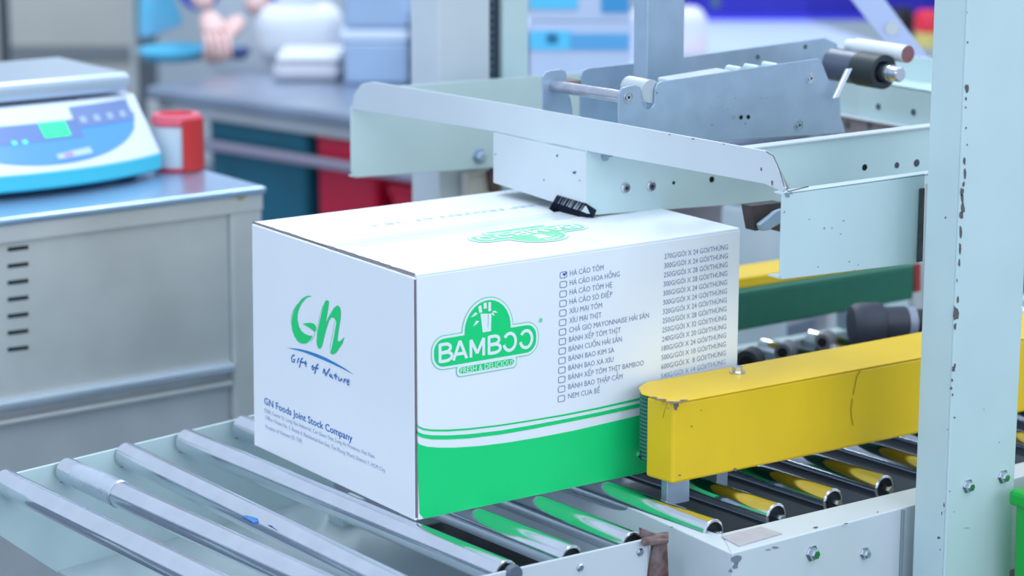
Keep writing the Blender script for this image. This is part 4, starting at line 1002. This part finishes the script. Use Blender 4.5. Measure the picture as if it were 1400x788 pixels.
for i, (yb, yt, lab) in enumerate(((122, 92, 'lowest of the beige cloth bundles beside the far column'), (92, 62, 'middle one of the beige cloth bundles beside the far column'), (62, 26, 'topmost pale bundle beside the far column'))):
    if i == 0: pb = None
    if i == 0:
        t, p0, p1, ht = pack('cloth_bundle', lab, 'bundle', 563, 612, yb, yt, mat('bundle_a', (204, 206, 212), .8), round_=.02, group='cloth bundles')
        pb = p0; Lb_ = p1-p0; zz_ = ht
    else:
        t = thing('cloth_bundle', lab, 'bundle', pb+Z*zz_, 'cloth bundles')
        h_ = .055 if i == 1 else .07
        obox('pack_body', pb+Z*zz_, Lb_, CF*.25, Z*h_, mat('bundle_b' if i == 1 else 'bundle_c', (206, 200, 206) if i == 1 else (224, 232, 246), .8), t, bevel=.02, seg=4); zz_ += h_
# cyan dish and dark cloth at the near corner of the table
P = bz(238, 80, zb_)
ds = thing('cyan_dish', 'shiny cyan oval dish at the left corner of the far table', 'dish', P)
vs = []; fs = []; n = 28
prof = [(.0, .045, 0), (.35, .070, .004), (.8, .078, .022), (1, .080, .026), (1, .074, .026), (.6, .06, .012)]
for (_, r_, z_) in prof:
    for k in range(n):
        w = 2*math.pi*k/n; vs.append(P+CR*r_*1.15*math.cos(w)+CF*r_*1.6*math.sin(w)+Z*z_)
for i in range(len(prof)-1):
    for k in range(n): fs.append((i*n+k, i*n+(k+1) % n, (i+1)*n+(k+1) % n, (i+1)*n+k))
fs.append(tuple(range(n))); fs.append(tuple(range((len(prof)-1)*n, len(prof)*n)))
link('dish_body', vs, fs, mat('dish_cyan', (84, 200, 240), .25), ds, smooth=True)
P = bz(302, 82, zb_)
cl = obox('dark_cloth', P-CR*.035, CR*.10, CF*.12, Z*.02, mat('cloth_indigo', (74, 104, 164), .8, noise=.2, nscale=20), None, bevel=.01, seg=3)
setp(cl, 'folded dark blue cloth on the far table under the worker\'s hand', 'cloth')

# worker at the far table: white coat with blue cuffs, hands at the work, head above the frame
wk = thing('person', 'worker in a white coat with blue cuffs leaning over the far steel table', 'person', (0, 0, 0))
pc = pd(372, 60, 6.95); pc.z = FLOOR
wk.location = pc
def skinned(name, chains, M, parent, sub=2):
    """chains: (points, radii); the first point of a chain may be an earlier index"""
    vs = []; es = []; rs = []; idx = {}
    for (pts, rad) in chains:
        prev = None
        for p, r in zip(pts, rad):
            key = tuple(round(c, 4) for c in p)
            if key in idx: i = idx[key]
            else:
                i = len(vs); idx[key] = i; vs.append(p); rs.append(r)
            if prev is not None and prev != i: es.append((prev, i))
            prev = i
    me = bpy.data.meshes.new(name); me.from_pydata([tuple(v) for v in vs], es, [])
    me.materials.append(M)
    o = bpy.data.objects.new(name, me); COL.objects.link(o)
    o.parent = parent; o.matrix_parent_inverse = Matrix.Translation(-parent_world(parent))
    sk_ = o.modifiers.new('skin', 'SKIN'); sk_.use_smooth_shade = True
    for i, r in enumerate(rs):
        r2 = r if isinstance(r, tuple) else (r, r)
        me.skin_vertices[0].data[i].radius = r2; me.skin_vertices[0].data[i].use_root = (i == 0)
    ss = o.modifiers.new('sub', 'SUBSURF'); ss.levels = sub; ss.render_levels = sub
    return o
def W_(r, f, z): return pc+CR*r+CF*f+Z*z
SKIN = mat('skin', (226, 188, 184), .5); COAT = mat('coat_white', (226, 232, 240), .7); CUFF = mat('cuff_blue', (44, 62, 214), .6)
hl = pd(290, 34, 6.30); hl2 = pd(330, 60, 6.2)
pel = W_(0, 0, .90); ch = W_(0, -.06, 1.22); nk = W_(0, -.10, 1.42); hd = W_(0, -.14, 1.56); hd2 = W_(0, -.13, 1.66)
shL, shR = W_(-.18, -.06, 1.36), W_(.18, -.06, 1.36)
hR = W_(-.10, -.42, .96)
handL = hl; elL = (shL+handL)/2+CR*-.06+Z*-.05
handR = hl+CR*.045-Z*.012+CF*.02; elR = (shR+handR)/2+CR*.08+Z*-.04
hipL, hipR = W_(-.09, 0, .86), W_(.09, 0, .86)
chains = [([pel, ch, nk, hd, hd2], [.13, .15, .055, .085, .07]), ([ch, shL, elL, handL+(elL-handL)*.2], [.15, .06, .042, .030]), ([ch, shR, elR, handR+(elR-handR)*.2], [.15, .06, .042, .030]),
          ([pel, hipL, W_(-.09, -.02, .47), W_(-.09, .02, .07), W_(-.09, -.12, .035)], [.13, .085, .055, .04, .035]), ([pel, hipR, W_(.09, -.02, .47), W_(.09, .02, .07), W_(.09, -.12, .035)], [.13, .085, .055, .04, .035])]
skinned('body', chains, SKIN, wk)
def up(P, d): return P+d
coat = [([W_(0, 0, .62), W_(0, 0, .90), W_(0, -.06, 1.22), W_(0, -.09, 1.38)], [.21, .19, .19, .10]), ([W_(0, -.06, 1.22), shL, elL, handL+(elL-handL)*.42], [.19, .085, .065, .052]), ([W_(0, -.06, 1.22), shR, elR, handR+(elR-handR)*.42], [.19, .085, .065, .052])]
skinned('coat', coat, COAT, wk)
for (e_, h_) in ((elL, handL), (elR, handR)):
    A = h_+(e_-h_)*.44; d_ = (h_-e_).normalized(); lathe('cuff', A, A+d_, [(0, .050), (.012, .052), (.03, .046), (.032, .034)], CUFF, wk, 24, caps=False)
lathe('cap', hd2-Z*.02, hd2+Z, [(-.03, .105), (.0, .112), (.05, .10), (.09, .06), (.10, .01)], COAT, wk, 28)
for sgn, hnd, e_ in ((1, handL, elL), (-1, handR, elR)):
    d_ = (hnd-e_).normalized(); sd_ = d_.cross(Z).normalized()*sgn; dn = d_.cross(sd_).normalized()
    if dn.z > 0: dn = -dn
    chs = [([hnd-d_*.05, hnd, hnd+d_*.045], [.026, (.036, .020), (.036, .018)])]
    o = skinned('hand', chs, SKIN, wk)
    for k in range(4):
        b_ = hnd+d_*.035+sd_*(-.027+.018*k); ln = (.036, .042, .039, .030)[k]
        skinned('finger', [([b_, b_+d_*ln+dn*.004, b_+d_*(ln*1.5)+dn*.022, b_+d_*(ln*1.6)+dn*.040], [.0095, .009, .0085, .0075])], SKIN, o, 1)
    b_ = hnd-d_*.005-sd_*.030
    skinned('thumb', [([b_+sd_*.01, b_+d_*.02-sd_*.012, b_+d_*.048-sd_*.008+dn*.008, b_+d_*.064+dn*.012], [.012, .011, .0095, .008])], SKIN, o, 1)
# cyan apron panel of the worker beside (hangs in front of the locker)
ap0, ap1 = pd(191, 52, 6.95), pd(252, 30, 6.95)
ap = prism('cyan_sheet', [pd(190, 52, 6.9), pd(208, 50, 6.9), pd(250, 33, 6.9), pd(238, -6, 6.9), pd(228, -40, 6.9), pd(190, -40, 6.9)], CF*.012, mat('sheet_cyan', (92, 200, 238), .35, dark=(120, 190, 236), nscale=8, noise=.2), None, bevel=.003)
setp(ap, 'light cyan plastic sheet hanging above the left corner of the far table', 'sheet')
rack_top = pd(209, -40, 6.9)
hk = cyl('sheet_rail', pd(180, -41, 6.935), pd(262, -41, 6.935), .006, INOX, None)
setp(hk, 'thin steel rail holding the cyan sheet, just above the frame', 'rail')
cyl('rail_post', pd(180, -41, 6.91), flo(pd(180, -41, 6.91)), .01, INOX, hk)

# right part of the background: banded cartons and the bag
zq = zb_
LAV = mat('carton_lavender', (192, 206, 232), .6, noise=.04, nscale=8); CY = mat('band_cyan', (92, 200, 240), .5); CYD = mat('band_blue', (62, 150, 206), .5)
zlow = [y_ for y_ in range(100, 260) if pd(790, y_, 5.36).z < zb_+.0005][0]
G0 = pd(724, zlow, 5.36); G0.z = zb_; G1 = pd(862, zlow, 5.36); G1.z = zb_
def banded(px0, px1, py0, py1, bands, lab):
    q = lambda x, y: bv(x, y, G0, G1)
    z0 = zb_+.0005 if py1 == zlow else q(px0, py1).z; z1 = q(px0, py0).z
    p0, p1 = q(px0, py1), q(px1, py1); p0.z = p1.z = z0
    t = thing('banded_carton', lab, 'box', (p0+p1)/2, 'banded cartons behind the far column')
    obox('carton_body', p0, p1-p0, CF*.25, Z*(z1-z0), LAV, t, bevel=.004)
    for (a0_, a1_, b0_, b1_, M) in bands:
        v0, v1 = q(a0_, b1_), q(a1_, b1_); hh = q(a0_, b0_).z-v0.z; v1.z = v0.z
        obox('print_band', v0-CF*.003, v1-v0, CF*.003, Z*hh, M, t, bevel=0)
banded(724, 862, 112, zlow, [(724, 742, 114, 128, CY), (780, 800, 116, 124, CYD)], 'lowest of the white cartons with cyan bands, partly behind the zinc plates')
banded(724, 862, 30, 111.5, [(724, 780, 42, 68, CY), (747, 763, 46, 60, CYD), (781, 860, 46, 68, mat('band_mid', (92, 168, 218), .5))], 'middle white carton with a cyan and blue band behind the zinc plates')
banded(724, 862, -60, 29.5, [(724, 790, -20, 12, CY), (822, 860, -20, 17, CYD)], 'topmost white carton with cyan blocks cut by the top edge')

# white glossy worktop with dark blue crate
zw = .10
w0, w1 = bz(862, 100, zw), bz(1290, 86, zw)
wt = thing('white_table', 'glossy white topped table under the dark blue crate', 'table', flo((w0+w1)/2))
wd = (w1-w0); wn = V((-wd.y, wd.x, 0)).normalized()
if wn.dot(CF) < 0: wn = -wn
obox('table_top', w0-Z*.03, wd, wn*1.3, Z*.03, mat('gloss_white', (214, 228, 250), .30), wt, bevel=.006)
for s_ in (.02, .93):
    for t_ in (.02, 1.2): obox('leg', V((w0.x, w0.y, FLOOR))+wd*s_+wn*t_, CR*.04, CF*.04, Z*(zw-FLOOR-.03), INOX, wt)
NAVY = mat('crate_navy', (22, 16, 168), .4, noise=.1, nscale=10)
c0, c1 = bz(938, 27, zw), bz(1285, 27, zw)
dcr = (c0-V(EYE)).dot(V(FW)); c1 = pd(1285, 27, dcr); c1.z = zw
c1 = c0+(c1-c0)
bc = thing('blue_crate', 'large dark navy blue plastic crate on the white table, cut by the top edge', 'crate', (c0+c1)/2)
hexa('crate_body', [c0+Z*.0, c1, c1+CF*.45, c0+CF*.45], [q+Z*.34 for q in (c0-CR*.01, c1+CR*.01, c1+CF*.45+CR*.01, c0+CF*.45-CR*.01)], NAVY, bc, bevel=.01)
hexa('crate_rim', [q+Z*.31 for q in (c0-CR*.02-CF*.01, c1+CR*.02-CF*.01, c1+CF*.46+CR*.02, c0+CF*.46-CR*.02)], [q+Z*.35 for q in (c0-CR*.02-CF*.01, c1+CR*.02-CF*.01, c1+CF*.46+CR*.02, c0+CF*.46-CR*.02)], NAVY, bc, bevel=.006)
for s_ in (.0, .5, 1.0): obox('crate_rib', c0+(c1-c0)*(.02+.94*s_)-CF*.008, CR*.014, CF*.012, Z*.31, NAVY, bc, bevel=.002)
tg = pd(979, 6, dcr-.012); obox('crate_tag', tg-CR*.014-Z*.012, CR*.024, CF*.004, Z*.05, mat('tag_grey', (72, 100, 116), .6), bc, label='small grey tag')
obox('foot_strip', c0-CF*.01+Z*.0, (c1-c0), CF*.01, Z*.012, mat('blue_bright', (50, 50, 230), .4), bc, bevel=.002)
# black round handle and bag
P = bz(1232, 58, zw)
jar = thing('black_jar', 'small round black jar on the white table left of the red button', 'jar', P)
lathe('jar_body', P, P+Z, [(0, .030), (.004, .034), (.07, .034), (.078, .028)], mat('jar_black', (12, 14, 20), .4), jar, 28)
lathe('jar_lid', P+Z*.078, P+Z, [(0, .030), (.014, .030), (.016, .024)], mat('jar_black2', (20, 20, 26), .4), jar, 28)
P0_ = bz(862, 84, zw); P1_ = bz(972, 84, zw)
dpk = (P0_-V(EYE)).dot(V(FW)); P1_ = pd(968, 84, dpk); P1_.z = zw
bag = thing('plastic_bag', 'pale pink and white full plastic bag behind the steel post', 'bag', (P0_+P1_)/2)
obox('bag_body', P0_, P1_-P0_, CF*.14, Z*.13, mat('bag_pink', (222, 206, 214), .5, dark=(216, 226, 244), nscale=9, noise=.2), bag, bevel=.035, seg=5)
obox('bag_neck', P0_+(P1_-P0_)*.25+CF*.04+Z*.125, (P1_-P0_)*.35, CF*.05, Z*.07, mat('bag_top', (216, 212, 224), .5), bag, bevel=.015, seg=4)
